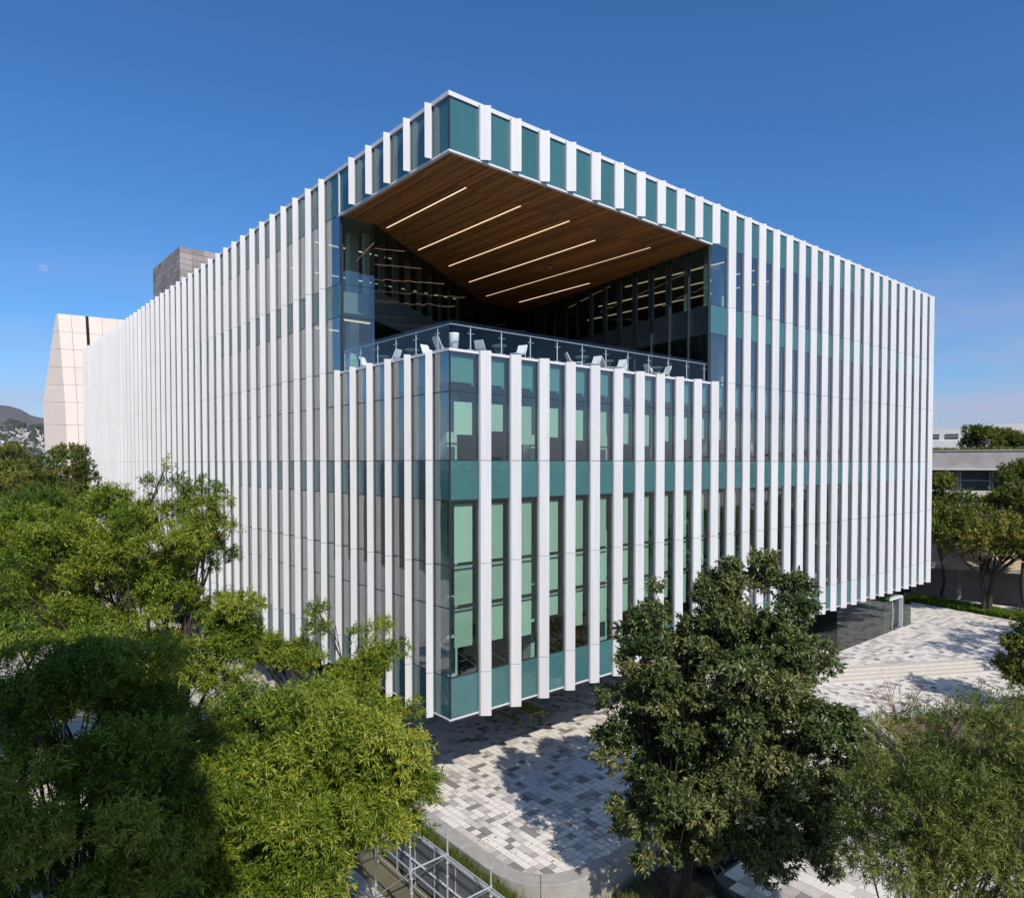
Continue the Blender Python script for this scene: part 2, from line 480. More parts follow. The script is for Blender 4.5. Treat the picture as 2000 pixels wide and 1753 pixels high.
wall_run(edge, full, [0, 1, 2, 3, 4, 9, 14, 15, 16], 0.62, -1.6, 0.02, M['concrete'])
tag(edge, 'curved concrete wall edging the paved plaza', 'wall')

# lower paving and soil outside the wall
lp_poly = [(5.2, -8.1), (17.5, -8.1), (16.4, -12.5), (12, -20), (-2, -22), (-1, -14.5), (3.6, -11.5)]
lpath = MB().prism(lp_poly, -1.39, -0.54).build('lower_path', M['grout'])
tag(lpath, 'large paver path below the plaza wall', None, None, 'structure')
lf = MB()
T2 = 0.55
for i in range(-6, 36):
    for j in range(-42, -12):
        x, y = i * T2, j * T2
        if all(inside(lp_poly, *q) for q in [(x, y), (x + T2, y), (x + T2, y + T2), (x, y + T2)]):
            r = tr.random(); t = 0 if r < .35 else 1 if r < .65 else 2 if r < .9 else 3
            lf.box(x + .008, x + T2 - .008, y + .008, y + T2 - .008, -.56, -.5 + tr.uniform(-.004, .003), t)
tag(lf.build('paver_field', TONES, lpath), None, None, None, 'stuff')
tag(MB().prism([(-1.0, -6.2), (5.0, -6.2), (5.0, -8.2), (3.4, -11.6), (-1.2, -14.6), (-9, -9), (-1.0, -4.6)], -1.395, -0.95).build('tree_bed', M['soil']), 'bare soil bed under the dark tree', None, None, 'structure')
tag(MB().prism([(-30, 13.1), (4, 13.1), (4, 80), (-30, 80)], -1.39, 0.1).build('side_path', M['path']), 'pale path along the long white side', None, None, 'structure')
tag(MB().prism([(-30, -20), (-3.2, -9), (-3.4, 10), (-30, 10)], -1.39, -1.3).build('shaded_path', M['path']), 'paving in the shade under the left trees', None, None, 'structure')

# planter bed on the right of the plaza
bedp = [(19.6, -8.7), (22.2, -6.3), (27.8, -9.4), (37, -16), (30, -22), (20, -20), (17.0, -12.4)]
tag(MB().prism(bedp, -1.39, 0.12).build('planter_soil', M['soil']), 'planting bed beside the plaza', None, None, 'structure')
pw = empty('planter_wall', (22.2, -6.2, 0))
wall_run(pw, [(17.0, -12.9), (18.0, -10.6), (19.3, -8.6), (20.6, -7.3), (22.2, -6.1), (25.0, -7.4), (28.0, -9.2), (33, -12.7)], [0, 2, 4, 6, 7], 0.32, -0.6, 0.42, M['concrete'])
tag(pw, 'low concrete planter wall beside the willow', 'wall')
sw = empty('seat_wall', (8.6, -2.4, 0))
for k in range(3):
    bevel(MB().box(k * 1.9 + .005, k * 1.9 + 1.895, 0, 0.62, -0.03, 0.45).build('seat_block', M['concrete'], sw), 0.02)
tag(sw, 'long concrete seat wall on the plaza behind the dark tree', 'bench')

# ------------------------------------------------------------------ the building
LX, LY = 48.35, 76.45
A0, PR = 1.362, 1.556
B0, PL_ = 1.125, 1.548
NR, NL = 31, 49
Z_BOT, Z_TOP = 3.75, 27.1
ROWS = [(25.15, 27.1, 'S'), (21.95, 25.15, 'V'), (20.42, 21.95, 'S'), (17.86, 20.42, 'V'), (16.2, 17.70, 'B'), (13.6, 16.2, 'V'),
        (12.08, 13.6, 'S'), (9.6, 12.08, 'V'), (7.98, 9.6, 'V'), (5.35, 7.98, 'V'), (3.8, 5.35, 'S')]
FINZ = [3.6, 5.35, 9.6, 13.6, 17.86, 21.95, 27.22]
bld = empty('finned_glass_building', (0, 0, 0))
tag(bld, 'large glass building with white vertical fins and an open corner terrace', 'building')

# fins ------------------------------------------------------------
def fin_panel_mesh(length, ang, h, tag_):
    k = ('fin', round(length, 3), round(ang, 2), round(h, 3))
    if k not in _box:
        c, s = math.cos(ang), math.sin(ang)
        t = 0.055 if ang < 0 else 0.03
        # tapered blade: thick at the glass, thin at the tip
        loc = [(0, 0), (length, t * 0.55), (length, t), (0, t)]
        xy = [(x * c - y * s, x * s + y * c) for x, y in loc]
        _box[k] = MB().prism(xy, 0.011, h - 0.011).mesh('fin_panel', M['fin'])
    return _box[k]

def make_fin(x, y, segs, ang, length, out, far=False):
    """segs: z joints; out: outward unit (x,y)"""
    z0, z1 = segs[0], segs[-1]
    sx, sy = (0.075, 0.09) if out[1] else (0.07, 0.05)
    cx, cyy = x + out[0] * 0.045, y + out[1] * 0.045
    spine = inst('fin', cbox(sx, sy, z1 - z0 - 0.08, M['spine'], 'c'), bld, (cx - sx / 2, cyy - sy / 2, z0 + 0.05))
    if far:                       # too far to pick the panels apart: one blade with open joints
        kk = ('blade', round(ang, 2), len(segs))
        if kk not in _box:
            c, s_ = math.cos(ang), math.sin(ang); mb_ = MB()
            xy = [(x_ * c - y_ * s_, x_ * s_ + y_ * c) for x_, y_ in [(0, 0), (length, .0165), (length, .03), (0, .03)]]
            for a, b in zip(segs[:-1], segs[1:]): mb_.prism(xy, a - segs[0] + .006, b - segs[0] - .006)
            _box[kk] = mb_.mesh('fin_blade', M['fin'])
        inst('fin_blade', _box[kk], spine, (x + out[0] * 0.06 - spine.location.x, y + out[1] * 0.06 - 0.03 - spine.location.y, segs[0] - spine.location.z), rnd.uniform(-.008, .008))
        return
    for a, b in zip(segs[:-1], segs[1:]):
        p = inst('fin_panel', fin_panel_mesh(length, ang, b - a, ''), spine, None, rnd.uniform(-.008, .008))
        ox, oy = x + out[0] * 0.06, y + out[1] * 0.06
        if out[1]: ox += 0.045
        else: oy -= 0.03
        p.location = (ox - spine.location.x, oy - spine.location.y, a - spine.location.z)
lowz = [z for z in FINZ if z < 17.8] + [17.86]
for k in range(NR):
    x = A0 + PR * k
    if k <= 10:
        make_fin(x, 0, lowz, R(-40), 0.42, (0, -1))
        make_fin(x, 0, [25.12, 27.22], R(-40), 0.42, (0, -1))
    else:
        make_fin(x, 0, FINZ, R(-40), 0.42, (0, -1))
for k in range(NL):
    y = B0 + PL_ * k
    if k <= 5:
        make_fin(0, y, lowz, R(168), 0.28, (-1, 0))
        if k < 5: make_fin(0, y, [25.12, 27.22], R(168), 0.28, (-1, 0))
        else: inst('mullion', cbox(0.05, 0.09, 1.9, M['coping']), bld, (-0.06, y - 0.045, 25.17))
    else:
        make_fin(0, y, FINZ, R(168), 0.28, (-1, 0), k >= 22)

# panes, spandrels, blinds ------------------------------------------
xe = [0.0] + [A0 + PR * k for k in range(NR)] + [LX]
ye = [0.0] + [B0 + PL_ * k for k in range(NL)] + [LY]
MATS = {'V': 'glass', 'S': 'spandrel', 'B': 'glass'}
NAME = {'V': 'glass_pane', 'S': 'spandrel_panel', 'B': 'glass_pane'}
farV, farS = MB(), MB()
GP = 0.022
blr = random.Random(5)
for i in range(len(xe) - 1):
    x0, x1 = xe[i], xe[i + 1]
    op = i <= 10
    for (z0, z1, kd) in ROWS:
        if op and kd in 'VS' and 17.8 <= z0 < 25: continue
        if kd == 'B' and not op: z1 = 17.86
        w, h = x1 - x0 - 2 * GP, z1 - z0 - 2 * GP
        inst(NAME[kd], cbox(w, 0.03, h, M[MATS[kd]]), bld, (x0 + GP, 0.0, z0 + GP))
        if kd == 'B':
            inst('shadow_box_panel', cbox(w - 0.24, 0.02, 1.02, M['shadowbox']), bld, (x0 + GP + 0.12, 0.16, z0 + 0.38))
    if i <= 19:
        bx0, bx1 = x0 + (0.40 if i == 0 else 0.10), x1 - 0.10
        if bx1 - bx0 > 0.3:
            z = 14.45 + blr.uniform(-0.2, 0.35)
            inst('roller_blind', cbox(bx1 - bx0, 0.02, 15.85 - z, M['blind']), bld, (bx0, 0.28, z))
            inst('roller_blind', cbox(bx1 - bx0, 0.02, 2.25, M['blind']), bld, (bx0, 0.28, 9.66))
            inst('roller_blind', cbox(bx1 - bx0, 0.02, 1.56, M['blind']), bld, (bx0, 0.28, 8.02))
            z = 6.3 + blr.uniform(-0.15, 0.15) + (0.5 if blr.random() < 0.15 else 0)
            inst('roller_blind', cbox(bx1 - bx0, 0.02, 7.86 - z, M['blind']), bld, (bx0, 0.28, z))
for i in range(len(ye) - 1):
    y0, y1 = ye[i], ye[i + 1]
    op = i <= 5
    for (z0, z1, kd) in ROWS:
        if op and kd in 'VS' and 17.8 <= z0 < 25: continue
        if kd == 'B' and not op: z1 = 17.86
        w, h = y1 - y0 - 2 * GP, z1 - z0 - 2 * GP
        if i < 17 and not (kd == 'B' and i > 10):
            inst(NAME[kd], cbox(0.03, w, h, M[MATS[kd]]), bld, (0.0, y0 + GP, z0 + GP))
        else:
            (farS if kd == 'S' else farV).box(0, 0.03, y0 + GP, y1 - GP, z0 + GP, z1 - GP)
        if kd == 'B' and i < 30:
            inst('shadow_box_panel', cbox(0.02, w - 0.24, 1.02, M['shadowbox']), bld, (0.16, y0 + GP + 0.12, z0 + 0.38))
tag(farV.build('far_glass_panes', M['glass'], bld), None, None, None, 'stuff')
tag(farS.build('far_spandrel_panels', M['spandrel'], bld), None, None, None, 'stuff')
# transoms
for z in sorted(set([r[0] for r in ROWS[:-1]])):
    x0 = xe[11] if 17.8 < z < 25.1 else 0.0
    y0 = ye[6] if 17.8 < z < 25.1 else 0.0
    zz = z
    inst('transom', cbox(LX - x0, 0.05, 0.05, M['transom']), bld, (x0, 0.012, zz - 0.025))
    inst('transom', cbox(0.05, LY - y0 - 0.06, 0.05, M['transom']), bld, (0.012, y0 + 0.06, zz - 0.025))
# inner mullions behind the glass
mul = MB()
for i, x in enumerate(xe[1:-1]):
    for z0, z1 in ([(3.8, 17.7), (25.2, 27)] if i < 10 else [(3.8, 27)]): mul.box(x - .03, x + .03, 0.035, 0.16, z0, z1)
inst('mullion_frame', mul.mesh('mullion_frame', M['transom']), bld)
mul = MB()
for i, y in enumerate(ye[1:-1]):
    for z0, z1 in ([(3.8, 17.7), (25.2, 27)] if i < 5 else [(3.8, 27)]): mul.box(0.035, 0.16, y - .03, y + .03, z0, z1)
inst('mullion_frame', mul.mesh('mullion_frame', M['transom']), bld)
for z0, z1 in [(3.8, 17.7), (25.16, 27.08)]:
    inst('corner_post', cbox(0.05, 0.05, z1 - z0, M['transom']), bld, (-0.012, -0.012, z0))
# coping, trims
bd = lambda *a: MB().box(*a)
bd(-0.07, LX + 0.07, -0.07, 0.4, 27.1, 27.27).build('coping', M['coping'], bld)
bd(-0.07, 0.4, 0.4, LY + 0.07, 27.1, 27.268).build('coping', M['coping'], bld)
bd(-0.05, 17.0, -0.05, 0.10, 25.06, 25.14).build('soffit_trim', M['coping'], bld)
bd(-0.05, 0.10, 0.10, 9.0, 25.06, 25.138).build('soffit_trim', M['coping'], bld)
bd(-0.06, 16.95, -0.06, 0.34, 17.70, 17.80).build('terrace_coping', M['coping'], bld)
bd(-0.06, 0.34, 0.34, 8.95, 17.70, 17.798).build('terrace_coping', M['coping'], bld)
bd(-0.05, LX, -0.03, 0.12, 3.735, 3.79).build('base_trim', M['coping'], bld)
bd(-0.03, 0.12, 0.12, LY, 3.735, 3.788).build('base_trim', M['coping'], bld)
# slabs and core
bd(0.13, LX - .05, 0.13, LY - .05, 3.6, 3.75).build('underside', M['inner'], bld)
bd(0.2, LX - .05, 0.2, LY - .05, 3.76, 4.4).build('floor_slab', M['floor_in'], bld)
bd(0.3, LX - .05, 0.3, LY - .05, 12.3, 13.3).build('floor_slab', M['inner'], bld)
bd(0.36, LX - .05, 0.36, LY - .05, 16.5, 17.68).build('floor_slab', M['inner'], bld)
VOID = [(0.0, 0.0), (16.92, 0.0), (18.8, 10.4), (20.3, 18.6), (15.83, 18.2), (1.75, 8.75), (0.0, 8.95)]
lft = [(0.3, 9.3), (1.7, 9.1), (15.7, 18.5), (20.55, 18.9), (19.1, 10.3), (17.25, 0.3), (LX - .1, 0.3), (LX - .1, LY - .1), (0.3, LY - .1)]
MB().prism(lft, 20.7, 21.7).build('floor_slab', M['inner'], bld)
MB().prism(lft, 17.69, 17.72).build('interior_floor', M['floor_in'], bld)
bd(0.2, LX - .05, 0.2, LY - .05, 25.2, 26.9).build('roof_slab', M['inner'], bld)
bd(0.4, LX - .05, 0.4, LY - .05, 26.9, 27.02).build('roof', M['roof'], bld)
MB().prism([(0.34, 0.34), (16.9, 0.34), (18.8, 10.4), (20.3, 18.6), (15.83, 18.2), (1.75, 8.75), (0.34, 8.95)], 17.68, 17.715).build('terrace_deck', M['concrete_dk'], bld)
bd(7.5, LX - 5, 8, LY - 5, 4.4, 16.5).build('core_wall', M['inner'], bld)
bd(25, LX - 5, 24, LY - 5, 17.72, 25.2).build('core_wall', M['inner'], bld)
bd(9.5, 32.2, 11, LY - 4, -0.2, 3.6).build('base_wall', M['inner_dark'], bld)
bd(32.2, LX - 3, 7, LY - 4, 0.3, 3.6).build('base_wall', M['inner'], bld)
bd(LX - 0.04, LX, 0.04, LY, 3.75, 27.1).build('end_wall', M['render_white'], bld)
bd(0.04, LX - .05, LY - 0.04, LY, 3.75, 27.1).build('end_wall', M['render_white'], bld)
for i in range(0, 30, 3):
    for z0, z1 in ((4.4, 12.3), (13.3, 16.5)):
        inst('column', cbox(0.55, 0.55, z1 - z0, M['column']), bld, (1.4 + i * 1.556, 2.2, z0))
        if i: inst('column', cbox(0.55, 0.55, z1 - z0, M['column']), bld, (2.2, 0.6 + i * 1.548, z0))
for i in range(9):
    inst('column', cbox(0.5, 0.5, 7.5, M['column']), bld, (20.8 + i * 3.1, 2.0, 17.7))
    inst('column', cbox(0.5, 0.5, 7.5, M['column']), bld, (1.6, 11 + i * 3.1, 17.7))

# soffit of planks
def soff_y(x):
    y0 = 0.12 if x < 16.9 else (x - 16.92) / 1.88 * 10.4 if x < 18.8 else 10.4 + (x - 18.8) / 1.5 * 8.2
    y1 = 8.85 if x < 1.75 else 8.75 + (x - 1.75) / 14.08 * 9.45 if x < 15.83 else 18.2 + (x - 15.83) / 4.47 * 0.4
    return y0, y1
STRIPS = [(2.51, 2.33, 8.85), (5.62, 2.4, 10.85), (8.66, 2.35, 12.3), (11.72, 3.5, 14.4), (14.85, 2.4, 16.6), (17.8, 9.6, 16.5)]
sof = inst('soffit', MB().prism([(0.1, 0.1), (16.93, 0.1), (18.8, 10.4), (20.3, 18.6), (15.83, 18.2), (1.75, 8.75), (0.1, 8.95)], 25.10, 25.19).mesh('soffit', M['black']), bld)
pw_ = 0.16
x = 0.12
while x < 20.1:
    y0, y1 = soff_y(x + pw_ / 2)
    segs = [(y0, y1)]
    for (sx, a, b) in STRIPS:
        if abs(x + pw_ / 2 - sx) < 0.085: segs = [(y0, a - 0.02), (b + 0.02, y1)]
    cut = []
    for a, b in segs:      # butt joints at the panel seams
        ys = [a] + [s for s in (2.35, 9.85) if a + .3 < s < b - .3] + [b]
        cut += list(zip(ys[:-1], ys[1:]))
    for a, b in cut:
        if b - a > 0.15: inst('soffit_plank', MB().box(0.013, pw_ - 0.013, 0, b - a - 0.014, 0, 0.04).mesh('soffit_plank', M['wood']), sof, (x, a + 0.007, 25.065 + rnd.uniform(0, .004)))
    x += pw_
ORD = ['nearest the white corner', 'second from the white corner', 'third from the white corner', 'fourth from the white corner', 'fifth from the white corner', 'sixth from the white corner']
for k, (sx, a, b) in enumerate(STRIPS):
    o = empty('light_strip', (sx, a, 25.06))
    MB().box(-0.024, 0.024, 0, b - a, 0.0, 0.025).build('diffuser', M['strip'], o)
    MB().box(-0.06, 0.06, -0.01, b - a + .01, 0.026, 0.06).build('housing', M['black'], o)
    tag(o, 'long warm light strip in the wooden terrace soffit, ' + ORD[k], 'light', 'soffit light strips')
for (ix, a, b) in [(20.6, 1.0, 9), (23.5, 1.0, 14), (26.5, 1.5, 18)]:
    MB().box(ix - .04, ix + .04, a, b, 25.15, 25.19).build('interior_light_strip', M['strip'], bld)
for (iy) in (13.5, 19.0):
    MB().box(0.8, (iy - 9.5) / 9.4 * 14, iy - .04, iy + .04, 25.15, 25.19).build('interior_light_strip', M['strip'], bld)
for iy in (10.6, 13.5):
    MB().box(0.8, 2.5, iy - .04, iy + .04, 20.62, 20.68).build('interior_light_strip', M['strip'], bld)
for (dx, dy) in [(12.98, 8.23), (17.1, 12.4)]:
    o = empty('ceiling_speaker', (dx, dy, 25.06))
    m = MB().lathe([(0.02, -0.02), (0.14, -0.06), (0.15, -0.12), (0.10, -0.2), (0.02, -0.22)], 14); m.build('dome', M['inner'], o)
    MB().tube((0, 0, -0.02), (0, 0, 0.01), 0.03).build('stem', M['inner'], o)
    tag(o, 'small round fixture hanging from the wooden soffit, ' + ('the nearer one' if dy < 10 else 'the farther one'), 'fixture')

# terrace glass walls
def glass_wall(a, b, nb, rows, m, mul=0.06, deep=0.12):
    a, b = Vector(a), Vector(b)
    d = b - a; L = d.length; ang = math.atan2(d.y, d.x)
    w = L / nb
    for k in range(nb):
        p = a + d * (k / nb)
        for z0, z1, kd in rows:
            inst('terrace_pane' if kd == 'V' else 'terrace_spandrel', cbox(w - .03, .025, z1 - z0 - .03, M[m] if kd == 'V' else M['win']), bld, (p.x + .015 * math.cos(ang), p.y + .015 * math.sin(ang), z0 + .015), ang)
    for k in range(nb + 1):
        p = a + d * (k / nb)
        inst('terrace_mullion', cbox(mul, deep, 7.3, M['transom']), bld, (p.x - mul / 2 * math.cos(ang) - 0.03 * math.sin(ang), p.y - mul / 2 * math.sin(ang) + .03 * math.cos(ang), 17.73), ang)
TR = [(17.75, 20.42, 'V'), (20.42, 21.95, 'S'), (21.95, 25.08, 'V')]
glass_wall((0.06, 8.95), (1.75, 8.75), 1, [(17.75, 20.42, 'V'), (20.42, 21.95, 'V'), (21.95, 25.08, 'V')], 'glass')
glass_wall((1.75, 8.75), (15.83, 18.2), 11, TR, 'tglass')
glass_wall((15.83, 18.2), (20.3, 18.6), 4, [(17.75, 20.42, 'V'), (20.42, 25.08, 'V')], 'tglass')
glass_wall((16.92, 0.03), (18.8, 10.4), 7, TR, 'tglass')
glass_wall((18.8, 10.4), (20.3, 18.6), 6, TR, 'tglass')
for k in range(8):   # pale inner fins behind the right hand terrace glass
    p = Vector((17.35, 0.5)) + Vector((1.88, 10.37)) * (k / 7)
    inst('inner_fin', cbox(0.22, 0.3, 3.1, M['column']), bld, (p.x + .25, p.y + .1, 21.95))
for k in range(9):
    p = Vector((1.6, 9.3)) + Vector((14.08, 9.45)) * (k / 10)
    inst('inner_fin', cbox(0.3, 0.22, 3.1, M['column']), bld, (p.x + .4, p.y + .9, 21.95))

# ground floor glass pavilion
for k in range(6):
    inst('pavilion_pane', cbox(1.46, 0.03, 3.05, M['pglass']), bld, (32.45 + k * 1.485, 0.14, 0.5))
for k in range(4):
    inst('pavilion_pane', cbox(0.03, 1.55, 3.05, M['pglass']), bld, (32.40, 0.2 + k * 1.6, 0.5))
    inst('pavilion_pane', cbox(0.03, 1.55, 3.05, M['pglass']), bld, (45.6, 0.2 + k * 1.6, 0.5))
inst('pavilion_pane', cbox(1.35, 0.03, 3.05, M['pglass']), bld, (44.2, 0.14, 0.5))
dr = empty('entrance_door', (41.4, 0.5, 0.5))
dr.parent = bld
for a in (0.06, 1.38): MB().box(a, a + 1.26, 0, 0.03, 0.05, 2.3).build('door_leaf', M['pglass'], dr)
MB().box(0, 0.06, -.03, .08, 0, 2.4).box(1.32, 1.38, -.03, .08, 0, 2.4).box(2.64, 2.7, -.3, .08, 0, 2.4).box(0, 2.7, -.28, .08, 2.35, 2.5).build('door_frame', M['coping'], dr)
for a in (1.25, 1.45): MB().tube((a, -.07, .7), (a, -.07, 1.6), .015).build('door_handle', M['steel'], dr)
MB().box(0, 2.7, 0.0, 0.03, 2.55, 3.05).build('transom_light', M['pglass'], dr)
bd(32.4, 45.6, 0.2, 6.9, 0.46, 0.503).build('pavilion_floor', M['floor_in'], bld)

# glass railing
rl = empty('terrace_railing', (0.15, 0.15, 17.8))
def rail_side(pts, ax):
    for k, c in enumerate(pts):
        x, y = (c, 0.0) if ax == 0 else (0.0, c)
        p = MB().tube((x, y, 0), (x, y, 0.86), 0.026, n=8).tube((x, y, 0.86), (x, y, 0.98), 0.014, n=8).tube((x, y, 0), (x, y, 0.015), 0.07, n=10).build('post', M['steel'], rl)
        d = (0.13, 0) if ax == 0 else (0, 0.13)
        for z in (0.68, 0.06):
            MB().tube((x - d[0], y - d[1], z), (x + d[0], y + d[1], z), 0.010, n=6).tube((x - d[0], y - d[1] , z), (x - d[0] + (0 if ax == 0 else -.05), y - d[1] + (-.05 if ax == 0 else 0), z), 0.02, n=6).tube((x + d[0], y + d[1] , z), (x + d[0] + (0 if ax == 0 else -.05), y + d[1] + (-.05 if ax == 0 else 0), z), 0.02, n=6).build('clamp', M['steel'], p)
rp = [1.09 + 1.55 * k - 0.15 for k in range(11)]
lp = [1.0 + 1.545 * k - 0.15 for k in range(6)]
rail_side(rp, 0); rail_side(lp, 1)
re = [-0.05] + rp[:] + [16.75]
for a, b in zip(re[:-1], re[1:]): inst('rail_pane', cbox(b - a - .03, 0.016, 1.05, M['rail_glass']), rl, (a + .015, -0.066, 0.03))
le = [-0.05] + lp[:] + [8.75]
for a, b in zip(le[:-1], le[1:]): inst('rail_pane', cbox(0.016, b - a - .03, 1.05, M['rail_glass']), rl, (-0.066, a + .015, 0.03))
MB().tube((-.02, -.02, .94), (16.75, -.02, .94), .022).build('handrail', M['steel'], rl)
MB().tube((-.02, -.02, .9401), (-.02, 8.75, .9401), .022).build('handrail', M['steel'], rl)
tag(rl, 'glass railing with steel posts along the terrace edge', 'railing')

# terrace furniture
def make_chair():
    o = empty('terrace_chair')
    s = MB()
    pr = [(0.0, 0.40), (0.12, 0.385), (0.3, 0.375), (0.46, 0.40), (0.50, 0.39)]
    def shell(p, w0, w1, t):
        m = MB()
        n = len(p); vs = []
        for i, (x, z) in enumerate(p):
            w = w0 + (w1 - w0) * i / (n - 1)
            vs += [(x, -w, z), (x, w, z), (x, w, z - t), (x, -w, z - t)]
        fs = [(0, 3, 2, 1), (4 * n - 4, 4 * n - 3, 4 * n - 2, 4 * n - 1)]
        for i in range(n - 1):
            for a in range(4):
                b = (a + 1) % 4
                fs.append((4 * i + a, 4 * i + b, 4 * i + 4 + b, 4 * i + 4 + a))
        return m.poly(vs, fs)
    smooth(bevel(shell(pr, 0.25, 0.23, 0.03).build('seat', M['chair'], o), .01))
    bk = [(0.02, 0.395), (-0.06, 0.5), (-0.13, 0.65), (-0.20, 0.82)]
    m = MB()
    vs = []; n = len(bk)
    for i, (x, z) in enumerate(bk):
        w = 0.25 - 0.03 * i / (n - 1)
        vs += [(x, -w, z), (x, w, z), (x - .028, w, z - .008), (x - .028, -w, z - .008)]
    fs = [(0, 3, 2, 1), (4 * n - 4, 4 * n - 3, 4 * n - 2, 4 * n - 1)]
    for i in range(n - 1):
        for a in range(4):
            b = (a + 1) % 4
            fs.append((4 * i + a, 4 * i + b, 4 * i + 4 + b, 4 * i + 4 + a))
    bevel(m.poly(vs, fs).build('backrest', M['chair'], o), .008)
    for sx, sy in ((0.44, .2), (0.44, -.2), (0.0, .21), (0.0, -.21)):
        dx = 0.05 if sx > .2 else -0.12
        MB().tube((sx, sy, 0.385), (sx + dx, sy * 1.12, 0.0), 0.019, 0.015, 6).build('leg', M['chair'], o)
    return o
def make_table():
    o = empty('terrace_table')
    MB().lathe([(0.30, 0.70), (0.325, 0.705), (0.33, 0.72), (0.32, 0.728), (0.02, 0.728)], 24).build('tabletop', M['ttop'], o)
    b = MB()
    for k in range(8):
        t = k * math.pi / 4
        p = [(0.26, .70), (0.13, .45), (0.09, .3), (0.16, .1), (0.24, 0.01)]
        q = [(r * math.cos(t), r * math.sin(t), z) for r, z in p]
        for u, v in zip(q[:-1], q[1:]): b.tube(u, v, .008, n=5, cap=False)
    b.build('wire_base', M['ttop'], o)
    MB().lathe([(0.22, 0.0), (0.25, 0.0), (0.25, 0.018), (0.22, 0.018)], 20).build('base_ring', M['ttop'], o)
    return o
ZF = 17.716
c0, t0 = make_chair(), make_table()
CH = [(2.55, 1.35, 20, 'beside the first table from the corner, its back to the corner'), (4.35, 0.95, 200, 'angled with its back to the railing at the first table'), (4.95, 1.9, 160, 'half hidden behind the first table group on the right side'),
      (7.55, 1.15, -30, 'facing the second table, left of it'), (9.0, 0.95, 190, 'facing the second table, right of it'),
      (9.75, 1.2, 0, 'facing the third table, left of it'), (10.75, 0.9, 190, 'facing the third table, right of it'), (11.75, 1.7, 200, 'mostly hidden below the parapet right of the third table'),
      (13.2, 1.1, -15, 'facing the fourth table, left of it'), (14.35, 0.95, 170, 'facing the fourth table, right of it'), (14.1, 1.75, 250, 'behind the fourth table'),
      (1.0, 8.3, -65, 'at the shaded end of the left railing'), (1.0, 5.6, 110, 'reclining at the middle of the left railing'), (1.3, 3.45, -80, 'seen over the parapet nearest the corner on the left side'), (0.75, 1.75, 0, 'squarely turned next to the tall white planter')]
for k, (x, y, a, s) in enumerate(CH):
    o = c0 if k == 0 else copy_tree(c0)
    o.location = (x, y, ZF); o.rotation_euler = (0, 0, R(a))
    tag(o, 'white terrace chair ' + s, 'chair', 'white terrace chairs')
TB = [(3.5, 1.35, 'nearest the corner on the right side'), (8.35, 1.2, 'second from the corner on the right side'), (10.2, 1.3, 'third from the corner on the right side'), (13.85, 1.15, 'farthest right on the terrace'),
      (1.25, 7.15, 'at the shaded left end of the terrace'), (1.25, 4.6, 'in the middle of the left side')]
for k, (x, y, s) in enumerate(TB):
    o = t0 if k == 0 else copy_tree(t0)
    o.location = (x, y, ZF)
    tag(o, 'round green wire table ' + s, 'table', 'green terrace tables')
pot = empty('planter_pot', (0.85, 0.9, ZF))
smooth(MB().lathe([(0.15, 0), (0.20, 0.82), (0.205, 0.86), (0.185, 0.86), (0.18, 0.78)], 24).build('pot', M['pot'], pot))
MB().lathe([(0.02, 0.79), (0.179, 0.79), (0.179, 0.80), (0.02, 0.80)], 16).build('soil', M['soil'], pot)
tag(pot, 'tall white planter pot at the terrace corner', 'planter')

# stone tower on the roof
st = empty('rooftop_tower', (6.41, 59.5, 27.02))
HT = 9.95
MB().box(0.04, 9.96, 0.04, 11.4, 0, HT - .06).build('tower_body', M['grout'], st)
nrow, ncr, ncl = 16, 8, 9
rh = HT / nrow
for r_ in range(nrow):
    for c_ in range(ncr):
        w = 10 / ncr
        inst('stone_panel', cbox(w - .03, .05, rh - .03, M['stone']), st, (c_ * w + .015, 0 + rnd.uniform(-.006, .006), r_ * rh + .015))
    for c_ in range(ncl):
        w = 11.4 / ncl
        inst('stone_panel', cbox(.05, w - .03, rh - .03, M['stone'], 'l'), st, (0 + rnd.uniform(-.006, .006), c_ * w + .06, r_ * rh + .015))
MB().tube((4.8, 0.6, HT - .1), (4.8, 0.6, HT + 0.9), 0.02).build('mast', M['steel'], st)
tag(st, 'brown grey stone clad tower rising above the white roofline', 'tower')

# ------------------------------------------------------------------ picnic table under the building
pt = empty('picnic_table', (8.2, 4.6, 0))
bevel(MB().box(0, 0.95, 0, 2.1, 0.70, 0.745).build('tabletop', M['olive'], pt), .008)
for a in (0.03, 0.88):
    for b in (0.03, 2.03): MB().box(a, a + .04, b, b + .04, 0, .70).build('leg', M['olive'], pt)
tag(pt, 'olive green picnic table in the shade under the building', 'table')
for (x, s) in ((7.55, 'left of the picnic table'), (9.5, 'right of the picnic table')):
    bn = empty('picnic_bench', (x, 4.9, 0))
    bevel(MB().box(0, 0.36, 0, 1.9, 0.40, 0.44).build('seat', M['olive'], bn), .006)
    for a in (0.02, 0.31):
        for b in (0.03, 1.84): MB().box(a, a + .03, b, b + .03, 0, .40).build('leg', M['olive'], bn)
    tag(bn, 'olive green backless bench ' + s, 'bench', 'picnic benches')

